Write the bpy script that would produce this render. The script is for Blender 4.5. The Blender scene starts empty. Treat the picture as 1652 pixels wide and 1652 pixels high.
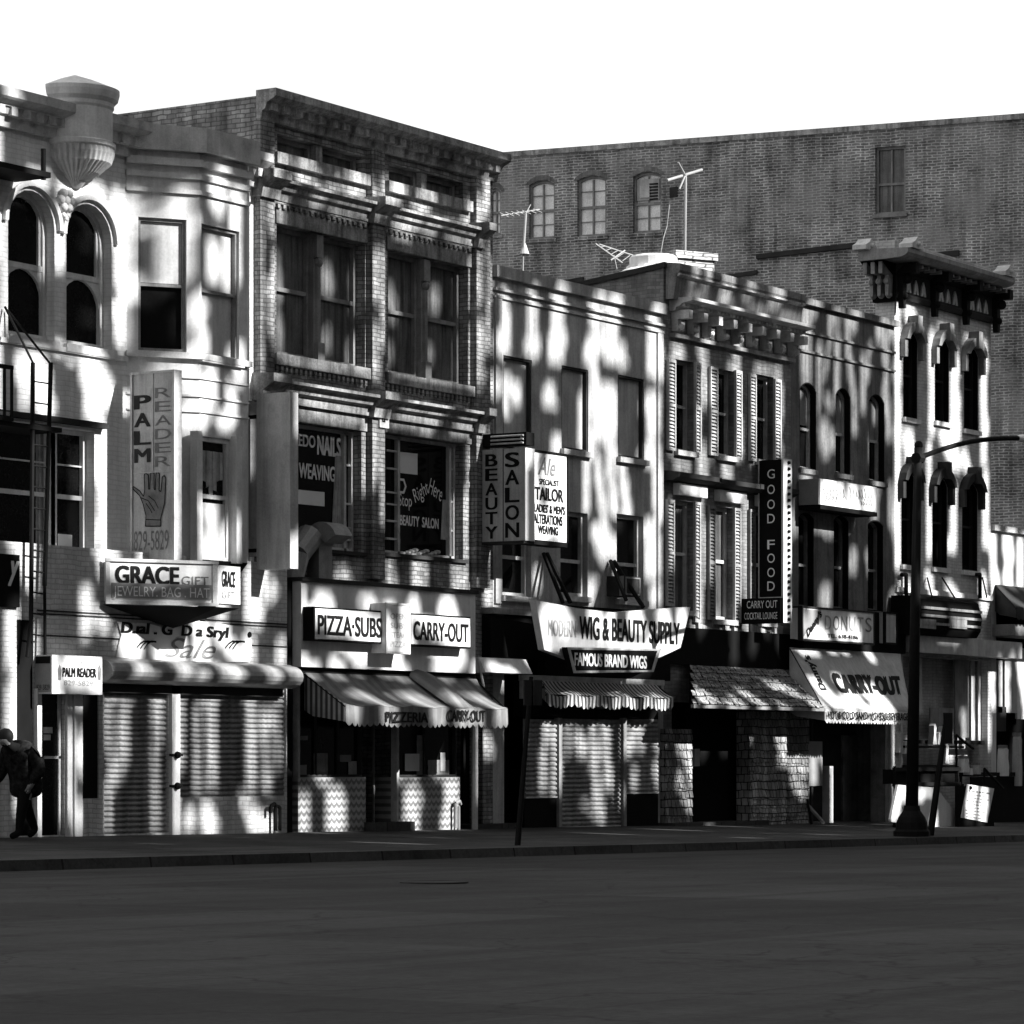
import bpy, math, random
import numpy as np
from mathutils import Vector
R = math.radians
random.seed(7)
rng = np.random.default_rng(11)
scene = bpy.context.scene
COL = scene.collection

# ------------------------------------------------------------------ camera, sky, sun, exposure
NAT = 1652.0                       # size of the photograph in pixels
F_PX, CX, YH, XVP = 5400.0, 826.0, 1224.0, 4255.0
TH = math.atan((XVP - CX) / F_PX)  # angle between the street fronts and the view axis
FW = np.array([math.cos(TH), math.sin(TH), 0.0])
RT = np.array([math.sin(TH), -math.cos(TH), 0.0])
CD, CH = 34.5, 1.19                # camera: metres in front of the house fronts, height over the pavement
_d = F_PX * FW + (170 - CX) * RT
CXW = -(CD / _d[1]) * _d[0]
CAM = np.array([CXW, -CD, CH])
cam_d = bpy.data.cameras.new('camera')
cam = bpy.data.objects.new('camera', cam_d); COL.objects.link(cam)
cam.location = CAM
cam.rotation_euler = (R(90), 0, TH - R(90))
cam_d.sensor_width = 36.0
cam_d.lens = F_PX / NAT * 36.0
cam_d.shift_x = 0.0
cam_d.shift_y = (YH - NAT / 2) / NAT
cam_d.clip_start = 0.5; cam_d.clip_end = 3000
scene.camera = cam

SUN_EL, SUN_AZ = R(33), R(13)      # azimuth measured from the fronts' normal towards the right end of the street
S = np.array([math.sin(SUN_AZ) * math.cos(SUN_EL), -math.cos(SUN_AZ) * math.cos(SUN_EL), math.sin(SUN_EL)])
sd = bpy.data.lights.new('sun', 'SUN'); sd.energy = 4.2; sd.angle = R(0.4); sd.color = (1.0, 0.995, 0.985)
so = bpy.data.objects.new('sun', sd); COL.objects.link(so)
so.rotation_euler = Vector(S).to_track_quat('Z', 'Y').to_euler()

w = bpy.data.worlds.new('World'); scene.world = w; w.use_nodes = True
nt = w.node_tree; nt.nodes.clear()
def N(t, **k):
    n = nt.nodes.new(t)
    for a, b in k.items(): setattr(n, a, b)
    return n
sky = N('ShaderNodeTexSky', sky_type='NISHITA', sun_disc=False)
sky.sun_elevation = SUN_EL; sky.sun_rotation = math.atan2(S[0], S[1])
bw = N('ShaderNodeSeparateColor'); nt.links.new(sky.outputs[0], bw.inputs[0])   # red channel: a red-filtered film darkens blue sky
tc = N('ShaderNodeTexCoord')
dot = N('ShaderNodeVectorMath', operation='DOT_PRODUCT'); dot.inputs[1].default_value = (-0.2, 0.98, 0.05)
nt.links.new(tc.outputs['Generated'], dot.inputs[0])
nz = N('ShaderNodeTexNoise'); nz.inputs['Scale'].default_value = 2.2; nz.inputs['Detail'].default_value = 6
nt.links.new(tc.outputs['Generated'], nz.inputs['Vector'])
add = N('ShaderNodeMath', operation='MULTIPLY_ADD'); add.inputs[1].default_value = 0.25
nt.links.new(nz.outputs['Fac'], add.inputs[0]); nt.links.new(dot.outputs['Value'], add.inputs[2])
mr = N('ShaderNodeMapRange', interpolation_type='SMOOTHSTEP'); mr.inputs[1].default_value = 0.08; mr.inputs[2].default_value = 0.30
nt.links.new(add.outputs[0], mr.inputs[0])
mx = N('ShaderNodeMix', data_type='FLOAT')
dk = N('ShaderNodeMath', operation='MULTIPLY'); dk.inputs[1].default_value = 0.8   # density of the red filter on clear sky
nt.links.new(bw.outputs[0], dk.inputs[0])
nt.links.new(mr.outputs[0], mx.inputs[0]); nt.links.new(dk.outputs[0], mx.inputs[2])
nz2 = N('ShaderNodeTexNoise'); nz2.inputs['Scale'].default_value = 9.0; nz2.inputs['Detail'].default_value = 7
nt.links.new(tc.outputs['Generated'], nz2.inputs['Vector'])
cl = N('ShaderNodeMapRange'); cl.inputs[1].default_value = 0.36; cl.inputs[2].default_value = 0.56; cl.inputs[3].default_value = 3.6; cl.inputs[4].default_value = 4.6
nt.links.new(nz2.outputs['Fac'], cl.inputs[0]); nt.links.new(cl.outputs[0], mx.inputs[3])   # a white cloud bank behind the houses
bg = N('ShaderNodeBackground'); bg.inputs['Strength'].default_value = 0.08
nt.links.new(mx.outputs[0], bg.inputs['Color'])
out = N('ShaderNodeOutputWorld'); nt.links.new(bg.outputs[0], out.inputs[0])

vs = scene.view_settings
vs.view_transform = 'Standard'; vs.look = 'None'; vs.gamma = 1.0; vs.exposure = 1.75
scene.cycles.use_denoising = True
scene.cycles.max_bounces = 5

# ------------------------------------------------------------------ frames: a plane with its own axes
class Fr:
    """A vertical plane: origin, x axis along the plane, y axis pointing into the house, z up."""
    def __init__(s, ox=0.0, oy=0.0, ang=0.0):
        s.o = np.array([ox, oy, 0.0]); c, n = math.cos(ang), math.sin(ang)
        s.x = np.array([c, n, 0.0]); s.y = np.array([-n, c, 0.0])
    def w(s, p):
        return s.o + p[0] * s.x + p[1] * s.y + np.array([0, 0, p[2]])
    def px(s, u, v, off=0.0):
        d = F_PX * FW + (u - CX) * RT + np.array([0, 0, YH - v])
        k = (off - np.dot(CAM - s.o, s.y)) / np.dot(d, s.y)
        p = CAM + k * d
        return np.dot(p - s.o, s.x), p[2]
    def X(s, u, off=0.0): return s.px(u, YH, off)[0]
    def Z(s, u, v, off=0.0): return s.px(u, v, off)[1]
    def rect(s, u0, u1, v0, v1, off=0.0):
        um = (u0 + u1) / 2
        return s.X(u0, off), s.X(u1, off), s.Z(um, v1, off), s.Z(um, v0, off)
F0 = Fr()
X, Z, RC = F0.X, F0.Z, F0.rect
def project(x, y, z):
    dx, dy, dz = x - CAM[0], y - CAM[1], z - CAM[2]
    dep = dx * FW[0] + dy * FW[1]
    return CX + F_PX * (dx * RT[0] + dy * RT[1]) / dep, YH - F_PX * dz / dep
SLOPE = -0.26 / X(1438)
def base(x): return SLOPE * x
def walk(x, y): return base(x) + 0.028 * min(0.0, y)

# ------------------------------------------------------------------ materials (all grey: a black and white photograph)
def _mat(name):
    m = bpy.data.materials.new(name); m.use_nodes = True
    t = m.node_tree; t.nodes.clear()
    o = t.nodes.new('ShaderNodeOutputMaterial'); p = t.nodes.new('ShaderNodeBsdfPrincipled')
    t.links.new(p.outputs[0], o.inputs[0])
    return m, t, p
def _noise(t, vec, scale, detail=5, rough=0.6, stretch=None):
    n = t.nodes.new('ShaderNodeTexNoise'); n.inputs['Scale'].default_value = scale
    n.inputs['Detail'].default_value = detail; n.inputs['Roughness'].default_value = rough
    if stretch:
        mp = t.nodes.new('ShaderNodeMapping'); mp.inputs['Scale'].default_value = stretch
        t.links.new(vec, mp.inputs['Vector']); vec = mp.outputs['Vector']
    t.links.new(vec, n.inputs['Vector'])
    return n.outputs['Fac']
def _math(t, op, a, b):
    n = t.nodes.new('ShaderNodeMath'); n.operation = op
    for i, q in enumerate((a, b)):
        if isinstance(q, (int, float)): n.inputs[i].default_value = q
        else: t.links.new(q, n.inputs[i])
    return n.outputs[0]
def _range(t, v, a, b, c, d):
    n = t.nodes.new('ShaderNodeMapRange')
    t.links.new(v, n.inputs[0])
    for i, q in enumerate((a, b, c, d)): n.inputs[i + 1].default_value = q
    return n.outputs[0]
def plain(name, g, var=0.25, scale=1.6, rough=0.8, streak=0.0, grime=0.0, bump=0.0, metal=0.0, spec=0.3):
    """Painted, plastered or metal surface: blotches, fine grain, vertical run marks and dirt spots."""
    m, t, p = _mat(name)
    c = t.nodes.new('ShaderNodeTexCoord').outputs['Object']
    a = _range(t, _noise(t, c, scale), 0.3, 0.72, 1 - var, 1 + var * 0.4)
    f = _range(t, _noise(t, c, scale * 22, 3), 0.3, 0.7, 1 - var * 0.45, 1 + var * 0.3)
    v = _math(t, 'MULTIPLY', a, f)
    if streak:
        s = _range(t, _noise(t, c, 1.0, 4, 0.6, (7.0, 7.0, 0.55)), 0.42, 0.68, 1.0, 1 - streak)
        v = _math(t, 'MULTIPLY', v, s)
    if grime:
        s = _range(t, _noise(t, c, 3.1, 7, 0.72), 0.5, 0.66, 1.0, 1 - grime)
        v = _math(t, 'MULTIPLY', v, s)
    v = _math(t, 'MULTIPLY', v, g)
    k = t.nodes.new('ShaderNodeCombineColor')
    for i in range(3): t.links.new(v, k.inputs[i])
    t.links.new(k.outputs[0], p.inputs['Base Color'])
    p.inputs['Roughness'].default_value = rough; p.inputs['Metallic'].default_value = metal
    p.inputs['Specular IOR Level'].default_value = spec
    if bump:
        b = t.nodes.new('ShaderNodeBump'); b.inputs['Strength'].default_value = bump; b.inputs['Distance'].default_value = 0.02
        t.links.new(_noise(t, c, scale * 14, 5), b.inputs['Height']); t.links.new(b.outputs[0], p.inputs['Normal'])
    return m
def brick(name, c1, c2, mortar, bw_=0.215, rh=0.078, ms=0.011, var=0.3, wear=0.0, wearcol=0.5, spec=0.25):
    m, t, p = _mat(name)
    c = t.nodes.new('ShaderNodeTexCoord').outputs['Object']
    sx = t.nodes.new('ShaderNodeSeparateXYZ'); t.links.new(c, sx.inputs[0])
    h = _math(t, 'ADD', sx.outputs[0], sx.outputs[1])
    h = _math(t, 'ADD', h, _range(t, _noise(t, c, 2.3, 3), 0.3, 0.7, -0.03, 0.03))
    zz = _math(t, 'ADD', sx.outputs[2], _range(t, _noise(t, c, 1.6, 3), 0.3, 0.7, -0.022, 0.022))
    cm = t.nodes.new('ShaderNodeCombineXYZ'); t.links.new(h, cm.inputs[0]); t.links.new(zz, cm.inputs[1])
    b = t.nodes.new('ShaderNodeTexBrick')
    b.inputs['Scale'].default_value = 1.0; b.inputs['Brick Width'].default_value = bw_; b.inputs['Row Height'].default_value = rh
    b.inputs['Mortar Size'].default_value = ms; b.inputs['Mortar Smooth'].default_value = 0.25; b.inputs['Bias'].default_value = -0.1
    b.inputs['Color1'].default_value = (c1,) * 3 + (1,); b.inputs['Color2'].default_value = (c2,) * 3 + (1,)
    b.inputs['Mortar'].default_value = (mortar,) * 3 + (1,)
    t.links.new(cm.outputs[0], b.inputs['Vector'])
    r = t.nodes.new('ShaderNodeRGBToBW'); t.links.new(b.outputs['Color'], r.inputs[0])
    a = _range(t, _noise(t, c, 0.9, 6, 0.65), 0.3, 0.7, 1 - var, 1 + var)
    f = _range(t, _noise(t, c, 1.0, 4, 0.6, (5.0, 5.0, 0.5)), 0.35, 0.7, 1 + var * .3, 1 - var * .8)
    v = _math(t, 'MULTIPLY', _math(t, 'MULTIPLY', r.outputs[0], a), f)
    if wear:
        q = _range(t, _noise(t, c, 0.55, 7, 0.7), 0.52 - wear * 0.1, 0.62, 0.0, wear)
        mxn = t.nodes.new('ShaderNodeMix'); mxn.data_type = 'FLOAT'
        t.links.new(q, mxn.inputs[0]); t.links.new(v, mxn.inputs[2]); mxn.inputs[3].default_value = wearcol
        v = mxn.outputs[0]
    k = t.nodes.new('ShaderNodeCombineColor')
    for i in range(3): t.links.new(v, k.inputs[i])
    t.links.new(k.outputs[0], p.inputs['Base Color'])
    p.inputs['Roughness'].default_value = 0.9; p.inputs['Specular IOR Level'].default_value = spec
    bp = t.nodes.new('ShaderNodeBump'); bp.inputs['Strength'].default_value = 0.6; bp.inputs['Distance'].default_value = 0.012
    inv = _math(t, 'SUBTRACT', 1.0, b.outputs['Fac'])
    t.links.new(inv, bp.inputs['Height']); t.links.new(bp.outputs[0], p.inputs['Normal'])
    return m
def pattern_tile(name):
    """Glazed wall tiles printed with scallops."""
    m, t, p = _mat(name)
    c = t.nodes.new('ShaderNodeTexCoord').outputs['Object']
    sx = t.nodes.new('ShaderNodeSeparateXYZ'); t.links.new(c, sx.inputs[0])
    wx = _math(t, 'SINE', _math(t, 'MULTIPLY', sx.outputs[0], 21.0), 0)
    ax = _math(t, 'ABSOLUTE', wx, 0)
    wz = _math(t, 'SINE', _math(t, 'ADD', _math(t, 'MULTIPLY', sx.outputs[2], 46.0), _math(t, 'MULTIPLY', ax, 2.6)), 0)
    v = _range(t, wz, -0.2, 0.5, 0.46, 0.17)
    d = _range(t, _noise(t, c, 2.2, 6), 0.35, 0.7, 1.0, 0.55)
    v = _math(t, 'MULTIPLY', v, d)
    k = t.nodes.new('ShaderNodeCombineColor')
    for i in range(3): t.links.new(v, k.inputs[i])
    t.links.new(k.outputs[0], p.inputs['Base Color']); p.inputs['Roughness'].default_value = 0.35
    return m
def striped(name, a, b, period, var=0.2, ax=0):
    m, t, p = _mat(name)
    c = t.nodes.new('ShaderNodeTexCoord').outputs['Object']
    sx = t.nodes.new('ShaderNodeSeparateXYZ'); t.links.new(c, sx.inputs[0])
    h = _math(t, 'ADD', sx.outputs[0], sx.outputs[1]) if ax == 2 else sx.outputs[ax]
    wv = _math(t, 'SINE', _math(t, 'MULTIPLY', h, 2 * math.pi / period), 0)
    v = _range(t, wv, -0.25, 0.25, a, b)
    v = _math(t, 'MULTIPLY', v, _range(t, _noise(t, c, 2.6, 6, 0.7), 0.35, 0.7, 1.0, 1 - var))
    k = t.nodes.new('ShaderNodeCombineColor')
    for i in range(3): t.links.new(v, k.inputs[i])
    t.links.new(k.outputs[0], p.inputs['Base Color']); p.inputs['Roughness'].default_value = 0.9
    return m
def shingle(name):
    m = brick(name, 0.20, 0.40, 0.02, 0.16, 0.17, 0.012, 0.6)
    return m
def glass(name, g, streak=0.0, rough=0.06, spec=0.12):
    m = plain(name, g, 0.5, 1.2, rough, streak, spec=spec)
    return m

M = {}
M['white'] = plain('white_paint', 0.68, 0.22, 1.4, 0.7, 0.18, 0.15, 0.2)
M['white_wall'] = brick('painted_white_brick', 0.66, 0.70, 0.60, var=0.2)
M['white_wall2'] = brick('painted_white_brick_worn', 0.46, 0.54, 0.38, var=0.3)
M['plaster'] = plain('grey_stucco', 0.44, 0.35, 0.9, 0.9, 0.35, 0.15, 0.5)
M['dark_plaster'] = plain('dark_stucco', 0.19, 0.5, 0.8, 0.9, 0.5, 0.3, 0.5)
M['frieze'] = plain('weathered_frieze', 0.26, 0.5, 1.2, 0.9, 0.5, 0.4)
M['brick2'] = brick('sooty_brick', 0.19, 0.36, 0.12, var=0.7)
M['stone2'] = plain('sooty_stone', 0.44, 0.65, 1.3, 0.9, 0.6, 0.5, 0.4)
M['brick4'] = brick('dark_brick', 0.17, 0.26, 0.16, var=0.5)
M['brick_bg'] = brick('party_wall_brick', 0.10, 0.20, 0.40, rh=0.082, ms=0.014, var=0.6, wear=0.6, wearcol=0.27)
M['brick_ch'] = brick('chimney_brick', 0.40, 0.55, 0.12)
M['trim'] = plain('pale_trim', 0.55, 0.3, 2.0, 0.6, 0.2, 0.3)
M['grey_trim'] = plain('grey_trim', 0.26, 0.4, 2.0, 0.7, 0.3, 0.3)
M['dark_trim'] = plain('dark_trim', 0.04, 0.4, 2.0, 0.8, spec=0.06)
M['iron'] = plain('black_iron', 0.010, 0.3, 3.0, 0.7, spec=0.06)
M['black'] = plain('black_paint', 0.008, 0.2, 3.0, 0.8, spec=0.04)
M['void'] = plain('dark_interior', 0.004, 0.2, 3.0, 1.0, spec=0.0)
M['ink'] = plain('black_lettering', 0.008, 0.1, 3.0, 0.7, spec=0.1)
M['ink_grey'] = plain('faded_lettering', 0.20, 0.5, 5.0, 0.8)
M['ink_pale'] = plain('washed_out_lettering', 0.34, 0.4, 4.0, 0.8)
M['ink_white'] = plain('white_lettering', 0.75, 0.12, 3.0, 0.7)
M['sign_white'] = plain('white_sign_face', 0.70, 0.16, 1.5, 0.5, 0.15, 0.1)
M['sign_grey'] = plain('weathered_sign_face', 0.52, 0.3, 1.5, 0.6, 0.3, 0.2)
M['sign_mid'] = plain('grey_sign_band', 0.24, 0.25, 2.0, 0.6)
M['glass'] = glass('window_glass', 0.008)
M['glass_dusty'] = glass('dusty_glass', 0.15, 0.7, 0.2, 0.2)
M['glass_pale'] = glass('sky_reflection_glass', 0.92, 0.15, 0.3, 0.5)  # pale base colour stands in for sky reflected in the panes
M['blind'] = plain('window_blind', 0.55, 0.25, 1.2, 0.8, 0.2)
M['board'] = plain('painted_boarding', 0.46, 0.3, 1.2, 0.8, 0.3)
M['cloth'] = plain('curtain_cloth', 0.45, 0.4, 6.0, 0.9, 0.5)
M['paper'] = plain('paper', 0.72, 0.1, 3.0, 0.8)
M['steel'] = plain('shutter_steel', 0.30, 0.35, 1.5, 0.6, 0.5, 0.35)
M['galv'] = plain('galvanised_sheet', 0.34, 0.4, 3.0, 0.45, 0.2, metal=0.2)
M['canvas'] = striped('striped_canvas', 0.15, 0.21, 0.3, 0.4)
M['canvas_white'] = plain('pale_canvas', 0.58, 0.25, 1.6, 0.9, 0.2)
M['canvas_stripe'] = striped('striped_awning_cloth', 0.07, 0.60, 0.14, 0.35)
M['canvas_side'] = striped('striped_awning_side', 0.03, 0.30, 0.16, 0.5, 2)
M['shingle'] = shingle('weathered_shingles')
M['tile'] = pattern_tile('scallop_tiles')
M['asphalt_walk'] = plain('dark_pavement', 0.105, 0.35, 0.7, 0.85, bump=0.5)
M['kerb'] = plain('kerb_stone', 0.14, 0.4, 1.5, 0.85)
M['ground'] = plain('bare_ground', 0.2, 0.3, 0.2, 0.95)
M['tar'] = plain('roof_tar', 0.05, 0.4, 1.0, 0.9)
M['coat'] = plain('tweed_coat', 0.02, 0.9, 14.0, 0.95, spec=0.03)
M['skin'] = plain('skin', 0.16, 0.1, 6.0, 0.6)
M['hair'] = plain('dark_hair', 0.01, 0.2, 20.0, 0.7)
M['screen'] = plain('gobo_grey', 0.12, 0.3, 0.5, 0.95)  # surface of the added, unseen sun blocker
def road_mat(name, g, bwid, rht, joint, crack):
    m, t, p = _mat(name)
    c = t.nodes.new('ShaderNodeTexCoord').outputs['Object']
    a = _range(t, _noise(t, c, 0.35, 7, 0.7), 0.3, 0.7, 0.62, 1.25)
    f = _range(t, _noise(t, c, 14.0, 6, 0.75), 0.3, 0.7, 0.7, 1.25)
    st = _range(t, _noise(t, c, 1.0, 6, 0.6, (0.10, 1.5, 1.0)), 0.50, 0.72, 1.1, 0.62)   # wheel tracks along the street
    oil = _range(t, _noise(t, c, 1.3, 5, 0.6), 0.62, 0.72, 1.0, 0.62)
    vo = t.nodes.new('ShaderNodeTexVoronoi'); vo.feature = 'DISTANCE_TO_EDGE'; vo.inputs['Scale'].default_value = 0.32
    wv = t.nodes.new('ShaderNodeVectorMath'); wv.operation = 'ADD'; t.links.new(c, wv.inputs[0])
    nn = t.nodes.new('ShaderNodeTexNoise'); nn.inputs['Scale'].default_value = 1.2; nn.inputs['Detail'].default_value = 6; t.links.new(c, nn.inputs['Vector'])
    t.links.new(nn.outputs['Color'], wv.inputs[1]); t.links.new(wv.outputs[0], vo.inputs['Vector'])
    ck = _range(t, vo.outputs['Distance'], 0.0, 0.009, 1 - crack, 1.0)
    b = t.nodes.new('ShaderNodeTexBrick'); b.inputs['Scale'].default_value = 1.0
    b.inputs['Brick Width'].default_value = bwid; b.inputs['Row Height'].default_value = rht; b.inputs['Mortar Size'].default_value = 0.02
    b.offset = 0.0
    b.inputs['Color1'].default_value = (1, 1, 1, 1); b.inputs['Color2'].default_value = (0.62, 0.62, 0.62, 1); b.inputs['Mortar'].default_value = (joint,) * 3 + (1,)
    t.links.new(c, b.inputs['Vector'])
    r = t.nodes.new('ShaderNodeRGBToBW'); t.links.new(b.outputs['Color'], r.inputs[0])
    v = _math(t, 'MULTIPLY', _math(t, 'MULTIPLY', a, f), _math(t, 'MULTIPLY', st, r.outputs[0]))
    v = _math(t, 'MULTIPLY', _math(t, 'MULTIPLY', v, g), _math(t, 'MULTIPLY', ck, oil))
    k = t.nodes.new('ShaderNodeCombineColor')
    for i in range(3): t.links.new(v, k.inputs[i])
    t.links.new(k.outputs[0], p.inputs['Base Color']); p.inputs['Roughness'].default_value = 0.9
    p.inputs['Specular IOR Level'].default_value = 0.1
    bp = t.nodes.new('ShaderNodeBump'); bp.inputs['Strength'].default_value = 0.4; bp.inputs['Distance'].default_value = 0.01
    t.links.new(f, bp.inputs['Height']); t.links.new(bp.outputs[0], p.inputs['Normal'])
    return m
M['road'] = road_mat('asphalt_road', 0.042, 4.7, 2.9, 0.75, 0.5)
M['asphalt_walk'] = road_mat('dark_pavement', 0.062, 1.5, 1.5, 0.45, 0.4)
M['kerb'] = road_mat('kerb_stone', 0.08, 1.8, 40.0, 0.3, 0.2)

# ------------------------------------------------------------------ mesh building
class MB:
    def __init__(s, fr=F0): s.v, s.f, s.fr = [], [], fr
    def pt(s, p): s.v.append(s.fr.w(p)); return len(s.v) - 1
    def poly(s, pts): s.f.append([s.pt(p) for p in pts]); return s
    def box(s, x0, x1, y0, y1, z0, z1):
        i = [s.pt((x, y, z)) for z in (z0, z1) for y in (y0, y1) for x in (x0, x1)]
        for q in ((0, 1, 5, 4), (1, 3, 7, 5), (3, 2, 6, 7), (2, 0, 4, 6), (4, 5, 7, 6), (2, 3, 1, 0)): s.f.append([i[k] for k in q])
        return s
    def prism(s, pts, y0, y1):
        """pts: (x, z) outline, extruded from y0 to y1."""
        n = len(pts)
        a = [s.pt((p[0], y0, p[1])) for p in pts]; b = [s.pt((p[0], y1, p[1])) for p in pts]
        s.f.append(a); s.f.append(b[::-1])
        for k in range(n): s.f.append([a[k], b[k], b[(k + 1) % n], a[(k + 1) % n]])
        return s
    def sweep(s, prof, x0, x1, cap=True, xs=None):
        """prof: (y, z) outline (closed), extruded along x."""
        n = len(prof)
        a = [s.pt((x0, p[0], p[1])) for p in prof]; b = [s.pt((x1, p[0], p[1])) for p in prof]
        for k in range(n): s.f.append([a[k], a[(k + 1) % n], b[(k + 1) % n], b[k]])
        if cap: s.f.append(a[::-1]); s.f.append(b)
        return s
    def ring(s, o, i, y0, y1):
        n = len(o)
        A = [s.pt((p[0], y0, p[1])) for p in o]; B = [s.pt((p[0], y0, p[1])) for p in i]
        C = [s.pt((p[0], y1, p[1])) for p in o]; D = [s.pt((p[0], y1, p[1])) for p in i]
        for k in range(n):
            j = (k + 1) % n
            s.f += [[A[k], A[j], B[j], B[k]], [B[k], B[j], D[j], D[k]], [C[j], C[k], D[k], D[j]], [A[j], A[k], C[k], C[j]]]
        return s
    def tube(s, p0, p1, r0, r1=None, n=8, cap=True):
        r1 = r0 if r1 is None else r1
        p0, p1 = np.array(p0, float), np.array(p1, float)
        d = p1 - p0; d /= max(np.linalg.norm(d), 1e-9)
        a = np.cross(d, [0, 0, 1.0]) if abs(d[2]) < 0.9 else np.cross(d, [1.0, 0, 0]); a /= np.linalg.norm(a); b = np.cross(d, a)
        A = [s.pt(p0 + r0 * (math.cos(t) * a + math.sin(t) * b)) for t in np.linspace(0, 2 * math.pi, n, endpoint=False)]
        B = [s.pt(p1 + r1 * (math.cos(t) * a + math.sin(t) * b)) for t in np.linspace(0, 2 * math.pi, n, endpoint=False)]
        for k in range(n): s.f.append([A[k], A[(k + 1) % n], B[(k + 1) % n], B[k]])
        if cap: s.f.append(A[::-1]); s.f.append(B)
        return s
    def path(s, pts, r, n=7):
        for a, b in zip(pts[:-1], pts[1:]): s.tube(a, b, r, n=n)
        return s
    def lathe(s, c, prof, n=16, a0=0.0, a1=2 * math.pi, fl=0.0, nf=24):
        full = abs(a1 - a0 - 2 * math.pi) < 1e-6
        m = n if full else n + 1
        rows = [[s.pt((c[0] + r * (1 + fl * math.cos(nf * (a1 - a0) * k / n)) * math.cos(a0 + (a1 - a0) * k / n), c[1] + r * (1 + fl * math.cos(nf * (a1 - a0) * k / n)) * math.sin(a0 + (a1 - a0) * k / n), c[2] + z)) for k in range(m)] for r, z in prof]
        for q in range(len(prof) - 1):
            for k in range(n):
                j = (k + 1) % m
                s.f.append([rows[q][k], rows[q][j], rows[q + 1][j], rows[q + 1][k]])
        if prof[0][0] > 1e-4: s.f.append(rows[0][::-1])
        if prof[-1][0] > 1e-4: s.f.append(rows[-1])
        return s
    def ball(s, c, r, n=8, sz=1.0):
        return s.lathe(c, [(r * math.sin(t) + 1e-5, -r * sz * math.cos(t)) for t in np.linspace(0, math.pi, n)], n)
    def build(s, name, mat, parent=None, label=None, smooth=False):
        org = np.array(parent['org']) if parent is not None else np.zeros(3)
        me = bpy.data.meshes.new(name)
        me.from_pydata([tuple(p - org) for p in s.v], [], s.f)
        me.materials.append(M[mat] if isinstance(mat, str) else mat)
        me.validate()
        if smooth:
            for p in me.polygons: p.use_smooth = True
        o = bpy.data.objects.new(name, me); COL.objects.link(o)
        if parent is not None: o.parent = parent; o['org'] = list(org)
        else: o['org'] = [0.0, 0.0, 0.0]
        if label: o['label'] = label
        return o
def thing(name, label, cat, loc=(0, 0, 0), group=None):
    o = bpy.data.objects.new(name, None); COL.objects.link(o)
    o.location = loc; o.empty_display_size = 0.3
    o['label'] = label; o['category'] = cat; o['org'] = [float(q) for q in loc]
    if group: o['group'] = group
    return o
def arc(x0, x1, zs, rise, n=10):
    """points from the right springing to the left one"""
    hw = (x1 - x0) / 2; cx = (x0 + x1) / 2
    if abs(rise - hw) < 1e-6 or rise > hw:
        return [(cx + hw * math.cos(t), zs + rise * math.sin(t)) for t in np.linspace(0, math.pi, n + 1)]
    r = (hw * hw + rise * rise) / (2 * rise); a = math.asin(hw / r)
    return [(cx + r * math.sin(t), zs + rise - r + r * math.cos(t)) for t in np.linspace(a, -a, n + 1)]
def outline(x0, x1, z0, z1, rise=0.0, ins=0.0, n=10):
    x0, x1, z0 = x0 + ins, x1 - ins, z0 + ins
    if rise <= 0: z1 -= ins; return [(x0, z0), (x1, z0), (x1, z1), (x0, z1)]
    rz = max(rise - ins * 0.3, 0.02) if rise < (x1 - x0) / 2 else (x1 - x0) / 2
    return [(x0, z0), (x1, z0)] + arc(x0, x1, z1 - ins - rz, rz, n)
def wall(mb, x0, x1, z0, z1, y, holes, depth):
    """front sheet with real openings and their reveals; hole = (x0, x1, z0, z1, rise)"""
    xs = sorted({x0, x1, *[h[0] for h in holes], *[h[1] for h in holes]})
    zs = sorted({z0, z1, *[h[2] for h in holes], *[h[3] for h in holes]})
    xs = [q for q in xs if x0 <= q <= x1]; zs = [q for q in zs if z0 <= q <= z1]
    for a, b in zip(xs[:-1], xs[1:]):
        for c, d in zip(zs[:-1], zs[1:]):
            mx_, mz_ = (a + b) / 2, (c + d) / 2
            if any(h[0] < mx_ < h[1] and h[2] < mz_ < h[3] for h in holes): continue
            mb.poly([(a, y, c), (b, y, c), (b, y, d), (a, y, d)])
    for h in holes:
        o = outline(*h[:4], h[4] if len(h) > 4 else 0)
        for k in range(len(o)):
            p, q = o[k], o[(k + 1) % len(o)]
            mb.poly([(p[0], y, p[1]), (p[0], y + depth, p[1]), (q[0], y + depth, q[1]), (q[0], y, q[1])])
        if len(h) > 4 and h[4] > 0:
            ap = o[2:]
            for p, q in zip(ap[:-1], ap[1:]):
                mb.poly([(p[0], y, p[1]), (p[0], y, h[3]), (q[0], y, h[3]), (q[0], y, q[1])])
    return mb
def shell(mb, x0, x1, z0, z1, depth, drop=0.0, y=0.0):
    for x in (x0, x1):
        mb.poly([(x, y, z0), (x, y + depth, z0), (x, y + depth, z1 - drop), (x, y, z1)])
    mb.poly([(x0, y + depth, z0), (x1, y + depth, z0), (x1, y + depth, z1 - drop), (x0, y + depth, z1 - drop)])
    return mb
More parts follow.
